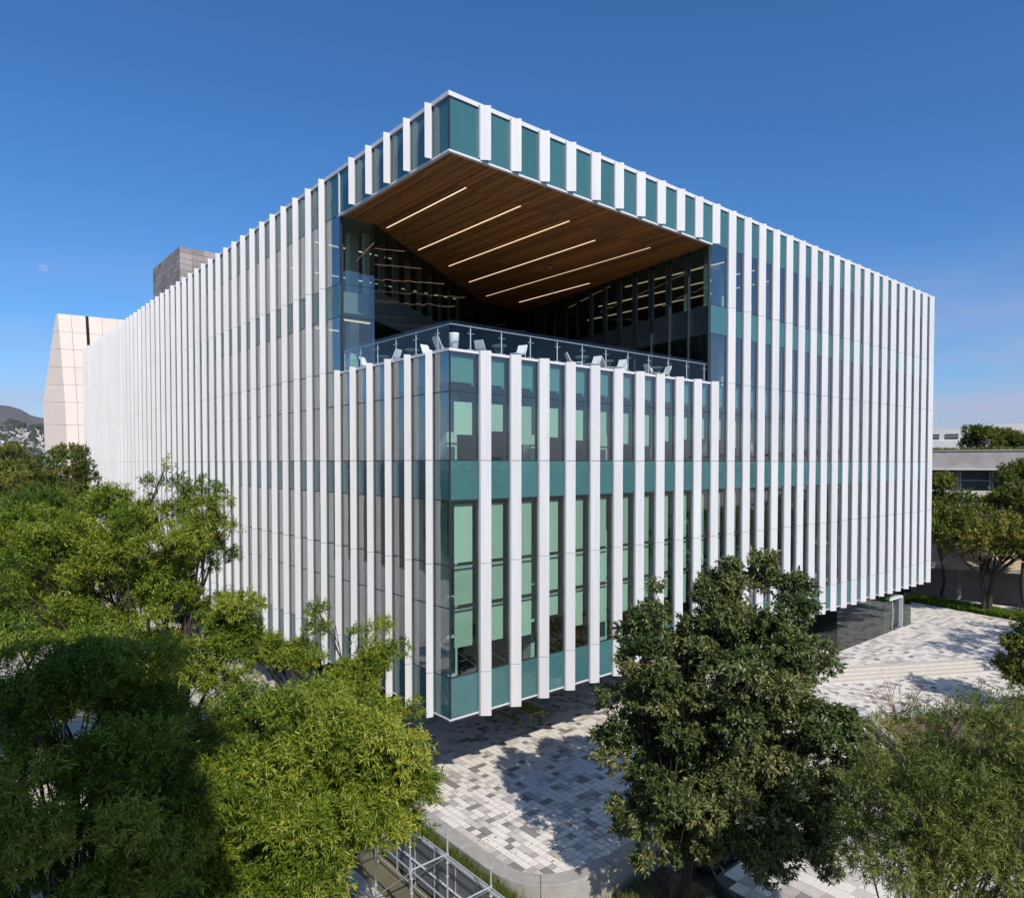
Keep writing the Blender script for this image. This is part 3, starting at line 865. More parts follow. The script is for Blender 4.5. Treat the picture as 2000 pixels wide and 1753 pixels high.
# ------------------------------------------------------------------ scaffold and hoarding
sc = empty('scaffold_frame', (-2.35, -3.14, -1.4))
ys = [-4.5, -2.25, 0.0, 2.25, 4.5]
for row, x in ((0, 0.0), (1, -1.35)):
    for y in ys:
        top = 3.15 if row == 0 else 2.5
        p = MB().tube((x, y, 0), (x, y, top), 0.03, n=10).build('standard', M['galv'], sc)
        for z in (0.75, 1.55, 2.0, 2.85):
            if z < top: MB().lathe([(0.03, -.012), (0.062, -.01), (0.062, .01), (0.03, .012)], 12).build('rosette', M['galv'], p, (x, y, z))
    for y0, y1 in zip(ys[:-1], ys[1:]):
        MB().tube((x, y0, 2.24), (x, y1, 2.24), 0.026, n=8).build('ledger', M['galv'], sc)
        MB().tube((x - .04, y0, 0.3), (x - .04, y1, 0.3), 0.026, n=8).build('ledger', M['galv'], sc)
        MB().tube((x - .06, y0, 2.2), (x - .06, y1, 0.35), 0.024, n=8).build('brace', M['galv'], sc)
for y in ys:
    MB().tube((0.05, y, 2.28), (-1.45, y, 2.28), 0.026, n=8).build('cross_tube', M['galv'], sc)
tag(sc, 'galvanised scaffold frame standing below the plaza wall', 'scaffold')
hb = empty('hoarding_fence', (-2.05, -3.14, -1.4))
for k in range(8):
    y = -4.9 + k * 1.22
    inst('hoarding_panel', cbox(0.03, 1.18, 1.62, M['panel']), hb, (0, y, 0.14))
    MB().box(-.03, .05, y - .035, y + 0.005, 0, 1.8).build('hoarding_post', M['galv'], hb)
MB().box(-.04, .05, -4.95, 4.9, 1.78, 1.84).build('top_rail', M['galv'], hb)
MB().box(-.045, 0.045, -4.95, 4.9, 0.86, 0.90).build('mid_rail', M['coping'], hb)
tag(hb, 'grey sheet hoarding fence behind the scaffold tubes', 'fence')

# ------------------------------------------------------------------ vegetation
def unit(v): return v / np.maximum(np.linalg.norm(v, axis=-1, keepdims=True), 1e-9)

def leaf_mesh(name, mat_, rng, P, A, n, twig, L, W, spread, droop, tint_base, out=None):
    m = len(P)
    t = rng.uniform(0.0, 1.0, (m, n, 1))
    tl = twig * rng.uniform(0.6, 1.3, (m, 1, 1))
    B = P[:, None, :] + A[:, None, :] * tl * t + rng.normal(0, 0.02, (m, n, 3))
    u = unit(rng.normal(0, 1, (m, n, 3)))
    d = A[:, None, :] * 0.55 + u * spread
    d[..., 2] -= droop
    d = unit(d).reshape(-1, 3); B = B.reshape(-1, 3)
    upv = unit(rng.normal(0, 0.55, d.shape) + np.array([-0.1, -0.25, 0.9]))
    s = unit(np.cross(d, upv)); nn = np.cross(s, d)
    k = len(d)
    l = (L * rng.uniform(0.65, 1.25, (k, 1))); w = W * rng.uniform(0.75, 1.2, (k, 1))
    mid = B + d * l * 0.42 + nn * l * 0.05
    tip = B + d * l - nn * l * 0.10
    V = np.stack([B, mid + s * w / 2, tip, mid - s * w / 2], 1).reshape(-1, 3)
    me = bpy.data.meshes.new(name)
    me.vertices.add(4 * k); me.vertices.foreach_set('co', V.astype(np.float32).ravel())
    me.loops.add(4 * k); me.loops.foreach_set('vertex_index', np.arange(4 * k, dtype=np.int32))
    me.polygons.add(k)
    me.polygons.foreach_set('loop_start', np.arange(0, 4 * k, 4, dtype=np.int32))
    me.polygons.foreach_set('loop_total', np.full(k, 4, np.int32))
    me.materials.append(mat_)
    me.update(calc_edges=True)
    at = me.attributes.new('tint', 'FLOAT', 'FACE')
    tb = np.repeat(tint_base, n)
    at.data.foreach_set('value', np.clip(tb + rng.normal(0, 0.19, k), 0, 1).astype(np.float32))
    return me

def limb(mb, a, b, r0, r1, rng, seg=5, sag=0.12, n=7):
    a, b = Vector(a), Vector(b)
    L = (b - a).length
    off = Vector(rng.normal(0, 1, 3)) * L * sag * 0.5
    pts = []
    for i in range(seg + 1):
        t = i / seg
        p = a.lerp(b, t) + off * math.sin(math.pi * t) + Vector((0, 0, L * sag * math.sin(math.pi * t) * 0.6))
        if 0 < i < seg: p += Vector(rng.normal(0, 1, 3)) * L * 0.015
        pts.append(p)
    for i in range(seg):
        mb.tube(pts[i], pts[i + 1], r0 + (r1 - r0) * i / seg, r0 + (r1 - r0) * (i + 1) / seg, n, cap=False)
    return pts

def tree(name, label, base, lobes, leafm, seed, nspr, nleaf, twig, L, W, spread=0.9, droop=0.15, trunk_r=0.2, barkm='bark', blob=(0.45, 0.8), nblob=12, fork=0.45,
         spikes=(), cat='tree', group=None, shell=0.5, crown='crown', limbs=26, multi=1):
    """lobes: world (x,y,z, rx, rz). Leaves sit on clumps that fill the lobes."""
    rng = np.random.default_rng(seed)
    base = np.array(base, float)
    root = empty(name, tuple(base))
    bc, br = [], []
    vol = np.array([l[3] ** 2 * l[4] for l in lobes]) ** 0.75
    cnt = np.maximum(2, (vol / vol.sum() * nblob * len(lobes)).astype(int))
    for l, c in zip(lobes, cnt):
        u = unit(rng.normal(0, 1, (c, 3)))
        r = rng.uniform(shell, 1.0, (c, 1)) ** 0.7
        p = np.array(l[:3]) + u * r * np.array([l[3], l[3], l[4]])
        bc.append(p); br.append(rng.uniform(*blob, c) * min(1.0, (l[3] + l[4]) / 3.0 + 0.25))
    for s_ in spikes:
        bc.append(np.array([s_[:3]])); br.append(np.array([s_[3]]))
    bc = np.concatenate(bc); br = np.concatenate(br)
    pr = br ** 2 / (br ** 2).sum()
    idx = rng.choice(len(bc), nspr, p=pr)
    u = rng.normal(0, 1, (nspr, 3)); u[:, 2] = u[:, 2] * 0.8 + 0.25
    u = unit(u)
    rr = rng.uniform(0.3, 1.0, (nspr, 1)) ** 0.45
    P = bc[idx] + u * rr * br[idx][:, None] * np.array([1.15, 1.15, 0.72])
    cen = np.mean([l[:3] for l in lobes], 0)
    A = unit(u * 0.6 + unit(P - cen) * 0.35 + rng.normal(0, 0.35, (nspr, 3)) + np.array([0, 0, 0.25]))
    btint = rng.normal(0.45, 0.21, len(bc))
    tb = btint[idx] + rng.normal(0, 0.08, nspr)
    me = leaf_mesh(crown, M[leafm], rng, P - base, A, nleaf, twig, L, W, spread, droop, tb)
    inst(crown, me, root)
    # trunk and limbs
    mb = MB()
    low = min(l[2] - l[4] for l in lobes)
    for q in range(multi):
        fz = base[2] + (cen[2] - base[2]) * fork
        ofx = rng.normal(0, 0.35, 2) if multi > 1 else np.zeros(2)
        fk = np.array([base[0] + (cen[0] - base[0]) * 0.25 + ofx[0], base[1] + (cen[1] - base[1]) * 0.25 + ofx[1], fz])
        limb(mb, Vector((ofx[0] * .3, ofx[1] * .3, -0.3)), Vector(fk - base), trunk_r * 1.15, trunk_r * 0.8, rng, 5, 0.04, 10)
        sel = rng.choice(len(bc), min(limbs // multi, len(bc)), replace=False)
        for s_ in sel:
            tgt = bc[s_]
            st_ = fk + (tgt - fk) * 0.02
            pts = limb(mb, Vector(st_ - base), Vector(tgt - base), trunk_r * rng.uniform(0.3, 0.55), 0.018, rng, 5, 0.10, 6)
            for _ in range(3):
                k = rng.integers(2, 5)
                e = Vector(tgt - base) + Vector(rng.normal(0, 1, 3)) * br[s_] * 0.9
                limb(mb, pts[k], e, 0.022, 0.007, rng, 3, 0.1, 4)
    inst('trunk', mb.mesh('trunk', M[barkm]), root)
    tag(root, label, cat, group)
    return root

def at(px, py, d):
    """world point seen at photo pixel (px,py) at depth d"""
    f = 1348.24
    y, p_ = R(YAW), R(PITCH)
    fw = np.array([math.sin(y) * math.cos(p_), math.cos(y) * math.cos(p_), math.sin(p_)])
    rt = np.array([math.cos(y), -math.sin(y), 0.0]); upv = np.cross(rt, fw)
    return np.array(CAM) + (fw + rt * (px - 1000) / f + upv * (936.4 - py) / f) * d
def lobe(px, py, d, rx, rz): return (*at(px, py, d), rx, rz)

GB = 'narrow leaved trees left of the building'
tree('narrow_leaf_tree', 'tall yellow green tree in front of the long left facade', (-9.4, 2.8, -1.3),
     [lobe(300, 1050, 22, 2.1, 1.9), lobe(410, 1010, 22, 0.8, 0.9), lobe(220, 1000, 22.5, 1.1, 0.9), lobe(330, 1215, 21.5, 2.4, 1.6), lobe(130, 1150, 22, 2.2, 2.0), lobe(440, 1240, 21, 1.1, 1.1), lobe(60, 1060, 23, 1.6, 1.3), lobe(230, 1310, 21, 2.0, 1.0), lobe(470, 1275, 22, 0.9, 0.6), lobe(400, 1335, 21, 1.1, 0.5), lobe(480, 1330, 21, 0.8, 0.35)],
     'leaf_bamboo', 21, 9000, 22, 0.30, 0.155, 0.030, nblob=15, blob=(0.32, 0.62), shell=0.3, limbs=44, trunk_r=0.17, group=GB, barkm='bark',
     spikes=[(*at(322, 915, 22), 0.22), (*at(305, 950, 22), 0.3), (*at(345, 945, 22), 0.25), (*at(205, 965, 22), 0.3), (*at(430, 985, 22), 0.28)])
tree('narrow_leaf_tree', 'bushy bright green tree in front of the plaza wall and scaffold', (-8.0, -5.0, -1.3),
     [lobe(570, 1470, 17, 2.0, 1.6), lobe(480, 1560, 16.5, 1.7, 1.7), lobe(690, 1490, 17, 1.6, 1.4), lobe(620, 1590, 16.5, 2.0, 1.3), lobe(440, 1680, 16, 1.2, 1.1), lobe(570, 1390, 17.5, 1.2, 0.45), lobe(770, 1520, 17.2, 0.8, 0.9), lobe(560, 1690, 16, 1.3, 0.9), lobe(400, 1450, 17, 1.0, 1.2), lobe(740, 1610, 16.8, 0.7, 0.5)],
     'leaf_bamboo', 22, 10000, 22, 0.30, 0.155, 0.029, nblob=13, blob=(0.33, 0.62), shell=0.35, limbs=40, trunk_r=0.15, group=GB,
     spikes=[(*at(790, 1395, 17.5), 0.3), (*at(820, 1560, 17), 0.3), (*at(810, 1620, 17), 0.25)])
tree('narrow_leaf_tree', 'large tree at the lower left, mostly in deep shade', (-13.2, -4.6, -1.3),
     [lobe(110, 1480, 14, 2.0, 1.9), lobe(250, 1390, 14.5, 1.5, 1.3), lobe(40, 1320, 14.5, 1.5, 1.1), lobe(300, 1560, 14, 1.2, 1.3), lobe(180, 1700, 13.5, 1.6, 0.9), lobe(330, 1700, 14, 0.9, 0.8), lobe(20, 1660, 13.5, 1.0, 0.8)],
     'leaf_bamboo', 23, 7000, 22, 0.28, 0.145, 0.027, nblob=12, blob=(0.32, 0.6), shell=0.3, limbs=30, trunk_r=0.16, group=GB)
tree('narrow_leaf_tree', 'slender light green tree against the foot of the white fins', (-3.2, 1.6, -1.3),
     [lobe(690, 1310, 25, 1.0, 0.6), lobe(590, 1285, 25, 0.9, 0.5), lobe(740, 1275, 25, 0.5, 0.6), lobe(680, 1345, 24.5, 1.0, 0.4), lobe(530, 1265, 25, 0.7, 0.5)],
     'leaf_bamboo', 24, 2000, 20, 0.30, 0.155, 0.029, nblob=16, blob=(0.24, 0.45), shell=0.3, limbs=34, trunk_r=0.09, group=GB,
     spikes=[(*at(622, 1195, 25), 0.3), (*at(620, 1230, 25), 0.35), (*at(742, 1225, 25), 0.3), (*at(780, 1265, 25), 0.28), (*at(700, 1240, 25), 0.3)])
tree('narrow_leaf_tree', 'yellowish tree at the left edge behind the tall one', (-17, 10, -1.3),
     [lobe(60, 1010, 30, 2.6, 1.7), lobe(-30, 1050, 30, 2.2, 2.0), lobe(140, 1040, 31, 2.0, 1.3), lobe(30, 1140, 29, 2.8, 1.6)],
     'leaf_bamboo', 25, 4600, 18, 0.32, 0.17, 0.028, nblob=10, blob=(0.5, 0.85), shell=0.3, limbs=30, trunk_r=0.18, group=GB)

tree('dark_leaf_tree', 'dark glossy leaved tree standing in front of the plaza', (3.0, -7.9, -0.96),
     [lobe(1480, 1185, 22, 1.7, 1.25), lobe(1285, 1290, 22, 1.15, 1.6), lobe(1430, 1320, 21.5, 2.7, 1.8), lobe(1270, 1430, 21.5, 1.45, 1.6), lobe(1572, 1285, 22.5, 0.9, 1.3), lobe(1570, 1470, 21.5, 1.9, 1.7), lobe(1340, 1560, 21, 1.8, 1.2), lobe(1510, 1620, 21, 1.7, 1.0), lobe(1640, 1440, 22, 0.6, 0.6), lobe(1430, 1460, 22.5, 2.4, 1.7), lobe(1230, 1400, 22, 0.8, 1.1), lobe(1610, 1580, 21, 0.9, 1.0), lobe(1400, 1230, 22, 1.1, 1.2), lobe(1270, 1590, 21, 0.9, 0.8), lobe(1410, 1650, 20.8, 1.0, 0.6), lobe(1560, 1670, 20.8, 0.9, 0.6), lobe(1480, 1690, 20.6, 0.6, 0.45), lobe(1250, 1650, 20.8, 0.7, 0.5), lobe(1330, 1655, 20.6, 0.7, 0.45)],
     'leaf_dark', 31, 13000, 15, 0.24, 0.175, 0.062, spread=0.95, droop=0.30, trunk_r=0.12, nblob=15, blob=(0.28, 0.5), multi=3, limbs=48, fork=0.4,
     spikes=[(*at(1282, 1150, 22), 0.16), (*at(1285, 1190, 22), 0.28), (*at(1490, 1095, 22), 0.3), (*at(1425, 1110, 22), 0.25), (*at(1180, 1440, 22), 0.3), (*at(1500, 1705, 21), 0.3), (*at(1680, 1470, 22), 0.3), (*at(1555, 1140, 22), 0.3)])
tree('willow_tree', 'feathery willow like tree at the lower right corner', (2.5, -15.2, -0.52),
     [lobe(1870, 1560, 15, 1.5, 1.2), lobe(1945, 1470, 15, 1.1, 0.9), lobe(1770, 1570, 15.2, 0.9, 0.9), lobe(1760, 1660, 14.8, 0.9, 0.8), lobe(1900, 1690, 14.5, 1.3, 0.8), lobe(1790, 1450, 15.3, 0.6, 0.5), lobe(1990, 1600, 14.5, 0.9, 1.5)],
     'leaf_willow', 41, 5600, 20, 0.34, 0.12, 0.019, spread=0.7, droop=0.05, trunk_r=0.07, nblob=15, blob=(0.3, 0.52), barkm='bark_lt', multi=2, limbs=34, fork=0.25,
     spikes=[(*at(1800, 1395, 15), 0.22), (*at(1895, 1385, 15), 0.25), (*at(1960, 1370, 15), 0.25), (*at(1720, 1420, 15.3), 0.2)])

GR = 'trees beyond the building on the right'
tree('broadleaf_tree', 'wide shade tree with forked trunks beside the hedge', (54.6, -2.6, 0.1),
     [lobe(1920, 1040, 60, 4.4, 2.0), lobe(1850, 1025, 62, 2.6, 1.9), lobe(1980, 1045, 58, 3.4, 2.0), lobe(1890, 985, 63, 2.4, 1.0), lobe(2040, 1000, 60, 4, 3)],
     'leaf_bg', 51, 3400, 16, 0.55, 0.26, 0.12, spread=1.0, droop=0.1, trunk_r=0.22, nblob=14, blob=(0.7, 1.2), multi=2, limbs=24, fork=0.42, group=GR)
tree('broadleaf_tree', 'leafy tree overhanging the grey building at the right edge', tuple(at(2000, 1180, 64) * np.array([1, 1, 0]) + np.array([0, 0, -1.2])),
     [lobe(1988, 935, 64, 1.8, 1.4), lobe(2030, 960, 64, 3, 2.5), lobe(1960, 975, 65, 1.3, 0.7)],
     'leaf_bg', 52, 1500, 16, 0.5, 0.26, 0.12, trunk_r=0.2, nblob=10, blob=(0.6, 1.0), group=GR)
tree('broadleaf_tree', 'small tree squeezed between the fins and the grey building', tuple(at(1838, 1150, 67) * np.array([1, 1, 0]) + np.array([0, 0, -1.2])),
     [lobe(1834, 955, 67, 0.9, 1.2), lobe(1845, 990, 67, 1.2, 0.9)],
     'leaf_bg', 53, 900, 16, 0.45, 0.24, 0.11, trunk_r=0.14, nblob=9, blob=(0.5, 0.8), group=GR)
tree('broadleaf_tree', 'dark tree cut by the right edge above the willow', tuple(at(2030, 1500, 37) * np.array([1, 1, 0]) + np.array([0, 0, -1.2])),
     [lobe(2035, 1270, 37, 1.4, 1.9), lobe(2060, 1380, 37, 1.5, 1.1), lobe(2000, 1330, 37, 0.5, 0.8)],
     'leaf_bg', 54, 1500, 18, 0.4, 0.20, 0.08, trunk_r=0.15, nblob=10, blob=(0.4, 0.7), group=GR)
tree('broadleaf_tree', 'open crowned tree beside the steps that dapples the raised plaza', (40.0, -15.5, 0.1),
     [(40.0, -15.0, 7.5, 3.6, 1.8), (36.0, -16.5, 6.0, 2.6, 1.4), (45.5, -14.0, 8.0, 3.2, 1.7), (42, -18, 6.5, 2.6, 1.2)],
     'leaf_bg', 55, 1500, 14, 0.5, 0.22, 0.09, trunk_r=0.18, nblob=9, blob=(0.5, 0.8), limbs=60, group=GR)
for k, (x, y, h, s) in enumerate([(57, -16, 8.5, 'unseen tree nearest the steps, added beyond the right edge'), (68, -15.5, 9.5, 'tall unseen tree second from the steps, added beyond the right edge'), (80, -18, 9, 'unseen tree third from the steps, added beyond the right edge'), (93, -17, 10, 'unseen tree farthest from the steps, added beyond the right edge')]):  # unseen trees, added to darken the reflections in the facade glass
    tree('broadleaf_tree', s, (x, y, -1.3), [(x, y, h - 1, 4.0, 2.6), (x + 2, y - 2, h - 3.5, 3.6, 2.2), (x - 2, y - 2, h - 2.5, 3.2, 2.0)], 'leaf_bg', 90 + k, 1500, 12, 0.6, 0.34, 0.2, trunk_r=0.22, nblob=12, blob=(0.9, 1.4), group=GR)
for k, (px, py, d, r, s) in enumerate([(1912, 862, 96, 2.2, 'round sparse tree showing above the grey roof'), (1972, 862, 98, 2.0, 'dark pointed tree showing above the grey roof at the right')]):
    b = at(px, py, d)
    tree('broadleaf_tree', s, (b[0], b[1], 9.0), [(b[0], b[1], b[2], r, r * 0.85)], 'leaf_bg', 60 + k, 700, 12, 0.5, 0.3, 0.16, trunk_r=0.15, nblob=22, blob=(0.5, 0.9), group=GR)

GL = 'trees in front of the beige tower'
for k, (px, py, d, rx, rz, s) in enumerate([(30, 965, 62, 3.6, 2.6, 'mid green tree at the far left edge under the hillside'), (110, 935, 74, 3.8, 2.6, 'rounded olive tree below the beige tower'), (150, 905, 82, 2.6, 2.4, 'tree touching the far left end of the white fins'),
                                            (85, 1000, 52, 3.4, 2.0, 'dark tree in the middle of the left clump'), (10, 900, 90, 3.0, 2.0, 'small tree just below the hillside houses')]):
    b = at(px, py, d)
    tree('broadleaf_tree', s, (b[0], b[1], -1.3), [(b[0], b[1], b[2], rx, rz), (b[0] + .5, b[1] + 1, b[2] - 2.5, rx * 1.1, rz), (b[0], b[1], b[2] - 6, rx * 1.1, rz)], 'leaf_bg', 70 + k, 2200, 14, 0.5, 0.27, 0.12, trunk_r=0.25, nblob=14, blob=(0.7, 1.1), group=GL)

# bare twiggy shrub
rng = np.random.default_rng(88)
sh = empty('bare_shrub', (22.8, -7.4, 0.1))
mb = MB()
def twig(p, d, L, r, depth):
    e = p + d * L
    mb.tube(p, e, r, r * .7, 5, cap=False)
    if depth:
        for _ in range(rng.integers(2, 4)):
            nd = (d + Vector(rng.normal(0, .38, 3)) + Vector((0, 0, .15))).normalized()
            twig(p + d * L * rng.uniform(.5, 1), nd, L * rng.uniform(.6, .85), r * .62, depth - 1)
for _ in range(7):
    twig(Vector((0, 0, 0)), Vector((rng.normal(0, .45), rng.normal(0, .45), 1)).normalized(), 1.0, 0.022, 4)
mb.build('branches', M['twig'], sh)
tag(sh, 'bare reddish twiggy shrub beside the dark tree', 'shrub')

def tuft(name, label, pts, h, n, seed, m='grass', cat=None, L=None):
    rng = np.random.default_rng(seed)
    P = np.array(pts, float)
    A = unit(rng.normal(0, .25, (len(P), 3)) + np.array([0, 0, 1]))
    me = leaf_mesh(name, M[m], rng, P, A, n, 0.04, h, L or 0.012, 0.45, -0.4, rng.normal(.45, .2, len(P)))
    o = inst(name, me)
    return tag(o, label, cat, None, 'stuff')
r2 = np.random.default_rng(3)
tag(MB().prism([(-1.98, -9), (-0.97, -6.2), (-0.97, 10), (-1.98, 10)], -1.398, -0.5).build('planting_strip', M['soil']), 'soil strip between hoarding and plaza wall', None, None, 'structure')
pts = [(r2.uniform(-1.9, -1.0), r2.uniform(-6.5, 6), -0.5) for _ in range(700)] + [(r2.uniform(-1.2, 4.6), r2.uniform(-9.5, -6.4), -0.96) for _ in range(160)]
tuft('wall_grass', 'tall grass growing between the hoarding and the plaza wall', pts, 0.55, 14, 5, L=0.022)
pts = []
while len(pts) < 900:
    x, y = r2.uniform(17, 36), r2.uniform(-21, -6.3)
    if inside(bedp, x, y): pts.append((x, y, 0.12))
tuft('bed_ground_cover', 'green and orange ground cover in the planting bed', pts, 0.35, 16, 6, L=0.05)
pts = []
for _ in range(1500):
    t, w = r2.uniform(0, 1), r2.uniform(0, 2.2)
    a = np.array([55.6, 4.5]) * (1 - t) + np.array([52.6, -9.0]) * t
    pts.append((a[0] + w, a[1] + w * .25, 0.46))
tuft('hedge_strip', 'bright green low planting along the raised plaza', pts, 0.5, 14, 7, m='leaf_hedge', L=0.16)
pts = [(r2.uniform(-14, -4), r2.uniform(-8, 9), -1.3) for _ in range(500)]
tuft('understory_grass', 'dark undergrowth below the left trees', pts, 0.7, 12, 8, L=0.03)
pts = [(r2.normal(3, 2.6), r2.normal(-3.2, 1.6), 0.004) for _ in range(260)] + [(r2.uniform(0, 26), r2.uniform(-5, 3), 0.004) for _ in range(160)]
pts = [p for p in pts if p[0] > -0.2 and p[1] > -5.0 + max(0, 1.2 - p[0])]
rngl = np.random.default_rng(77)
Pl = np.array(pts); Al = unit(np.c_[rngl.normal(0, 1, (len(Pl), 2)), np.zeros(len(Pl))])
M['litter'] = leaf_mat('dry_leaf', (0.10, 0.07, 0.03), (0.17, 0.12, 0.05), (0.25, 0.19, 0.08), 0.1, 0.7)
tag(inst('fallen_leaves', leaf_mesh('fallen_leaves', M['litter'], rngl, Pl, Al, 1, 0.02, 0.11, 0.05, 0.05, 0.0, rngl.uniform(0, 1, len(Pl)))), 'dry fallen leaves scattered on the plaza', None, None, 'stuff')
rk = empty('boulder', (3.9, -8.9, -0.97))
m = MB()
rb = np.random.default_rng(4)
pr = [(0.25, -.1), (0.55, 0.02), (0.6, 0.2), (0.42, 0.38), (0.12, 0.43)]
o = m.lathe(pr, 11).build('rock', M['concrete_dk'], rk)
co = np.array([v.co for v in o.data.vertices]); co *= 1 + rb.normal(0, .08, co.shape)
for v, c in zip(o.data.vertices, co): v.co = c
tag(rk, 'grey boulder in the soil beside the dark tree', 'rock')

# ------------------------------------------------------------------ background buildings
du = Vector((0.326, -0.945)); ang = math.atan2(du.y, du.x)
gb = empty('grey_building', (62.9, 9.7, -1.3), ang)
# local x runs along the street front, -y faces the plaza
MB().box(-10, 60, 0.5, 16, 0, 14.3).build('wall', M['render_grey'], gb)
MB().box(-10.3, 60.3, -0.9, 16.3, 14.3, 16.0).build('parapet', M['render_grey'], gb)
MB().box(-10.4, 60.4, -1.0, 16.4, 16.0, 16.12).build('parapet_cap', M['concrete'], gb)
MB().box(-10.4, 60.4, -1.1, 0.4, 14.1, 14.28).build('ledge', M['render_white'], gb)
MB().box(-10, 60, 0.1, 0.49, 11.4, 12.0).build('ledge', M['render_white'], gb)
for k in range(16):
    w = MB().box(0, 2.4, 0.36, 0.45, 0, 2.0).build('window', M['win'], gb, (-9 + k * 2.75, 0, 12.05))
    MB().box(-.08, 0, .3, .44, 0, 2.0).box(2.4, 2.48, .3, .44, 0, 2.0).box(0, 2.4, .3, .44, .95, 1.02).build('window_frame', M['render_white'], w)
m = MB().poly([(-10, 0.4, 6.6), (60, .4, 6.6), (60, -3.4, 4.7), (-10, -3.4, 4.7), (-10, .4, 6.3), (60, .4, 6.3), (60, -3.4, 4.45), (-10, -3.4, 4.45)], [(3, 2, 1, 0), (4, 5, 6, 7), (0, 4, 7, 3), (1, 2, 6, 5), (2, 3, 7, 6), (0, 1, 5, 4)])
m.build('awning', M['awning'], gb)
MB().box(-10, 60, -3.55, -3.4, 4.35, 4.72).build('awning_edge', M['concrete'], gb)
for k in range(12): MB().box(-9 + k * 5.4, -8.7 + k * 5.4, -3.3, -3.0, 0, 4.4).build('pillar', M['concrete_dk'], gb)
MB().box(-10, 60, -3.9, -3.6, 0, 0.9).build('kerb_wall', M['render_white'], gb)
tag(gb, 'grey concrete building with clay awning behind the right trees', 'building')
pts = [(62.9 + du.x * s - du.y * w, 9.7 + du.y * s + du.x * w, 14.7) for s, w in zip(r2.uniform(-5, 40, 500), r2.uniform(0.5, 3.5, 500))]
tuft('roof_planting', 'green planting along the grey building roof', pts, 0.45, 10, 9, m='leaf_bg', L=0.10)

b = at(1900, 860, 135)
wb = empty('white_building', (b[0] - 18 * du.x, b[1] - 18 * du.y, -1.3), ang)
MB().box(-10, 60, 0, 20, 0, 21.6).build('wall', M['render_white'], wb)
MB().box(-10.3, 22, -0.4, 0, 16.6, 19.2).build('wall_band', M['render_white'], wb)
MB().box(20, 60, -1.5, 0, 14, 22.2).build('stair_block', M['render_white'], wb)
for k in range(9):
    w = MB().box(0, 2.2, -.12, -.02, 0, 0.95).build('window', M['win'], wb, (-9 + k * 3.2, 0, 19.6))
    MB().box(0, 2.2, -.18, -.1, 0.42, 0.5).build('window_bar', M['render_white'], w)
MB().box(-10, 22, -.1, -.02, 15.7, 16.4).build('dark_strip', M['win'], wb)  # dark strip set proud of the wall below the band
for q in (13, 19, 27): MB().tube((q, 3, 21.5), (q, 3, 24.5), 0.05, n=6).build('mast', M['steel'], wb)
tag(wb, 'long white flat roofed building in the right distance', 'building')

# beige faceted tower
bt = empty('beige_tower', (6.5, 145, -1.4))
o_ = np.array([6.5, 145, -1.4])
def lerp(a, b, t): return a + (b - a) * t
def facet(c00, c10, c01, c11, us, vs, name='tower_panel', m='beige', skip=()):
    """corners bottom-left, bottom-right, top-left, top-right; panels with open joints"""
    nrm = np.cross(c10 - c00, c01 - c00); nrm = nrm / np.linalg.norm(nrm)
    for i in range(len(us) - 1):
        for j in range(len(vs) - 1):
            e = 0.028
            wu = np.linalg.norm(c10 - c00); wv = np.linalg.norm(c01 - c00)
            u0, u1 = us[i] + e / wu, us[i + 1] - e / wu
            v0, v1 = vs[j] + e / wv, vs[j + 1] - e / wv
            q = [lerp(lerp(c00, c10, u), lerp(c01, c11, u), v) - o_ for u, v in ((u0, v0), (u1, v0), (u1, v1), (u0, v1))]
            mb = MB().poly([*q, *[p - nrm * 0.35 for p in q]], [(0, 1, 2, 3), (7, 6, 5, 4), (0, 4, 5, 1), (1, 5, 6, 2), (2, 6, 7, 3), (3, 7, 4, 0)])
            mb.build(name, M['black' if i in skip else m], bt)
cr_b, cr_m, cr_t = at(137, 1010, 140), at(127, 785, 140), at(113, 612, 140)
lf_b, lf_m, lf_t = at(92, 1000, 142.5), at(84, 785, 142.5), at(109, 614, 140.5)
rt_b, rt_m, rt_t = at(265, 985, 147), at(262, 790, 147), at(258, 626, 147)
US = [0, .17, .36, .40, .58, .79, 1]
facet(cr_m, rt_m, cr_t, rt_t, US, [0, .2, .4, .6, .8, 1], skip=(2,))
facet(cr_b, rt_b, cr_m, rt_m, US, [0, .2, .4, .6, .8, 1])
facet(lf_m, cr_m, lf_t, cr_t, [0, 1], [0, .2, .4, .6, .8, 1])
facet(lf_b, cr_b, lf_m, cr_m, [0, 1], [0, .2, .4, .6, .8, 1])
core = []
inn = [at(100, 1010, 144.5), at(140, 1000, 142), at(255, 985, 149), at(255, 985, 165), at(110, 1000, 165), at(116, 620, 142.5), at(120, 620, 142), at(250, 634, 149), at(250, 634, 165), at(125, 620, 165)]
mbb = MB(); mbb.poly([p - o_ for p in inn], [(0, 1, 2, 3, 4), (5, 6, 7, 8, 9)] + [(i, (i + 1) % 5, (i + 1) % 5 + 5, i + 5) for i in range(5)])
mbb.build('tower_core', M['render_grey'], bt)
tag(bt, 'pale beige faceted tower with a dark slot behind the left facade', 'tower')

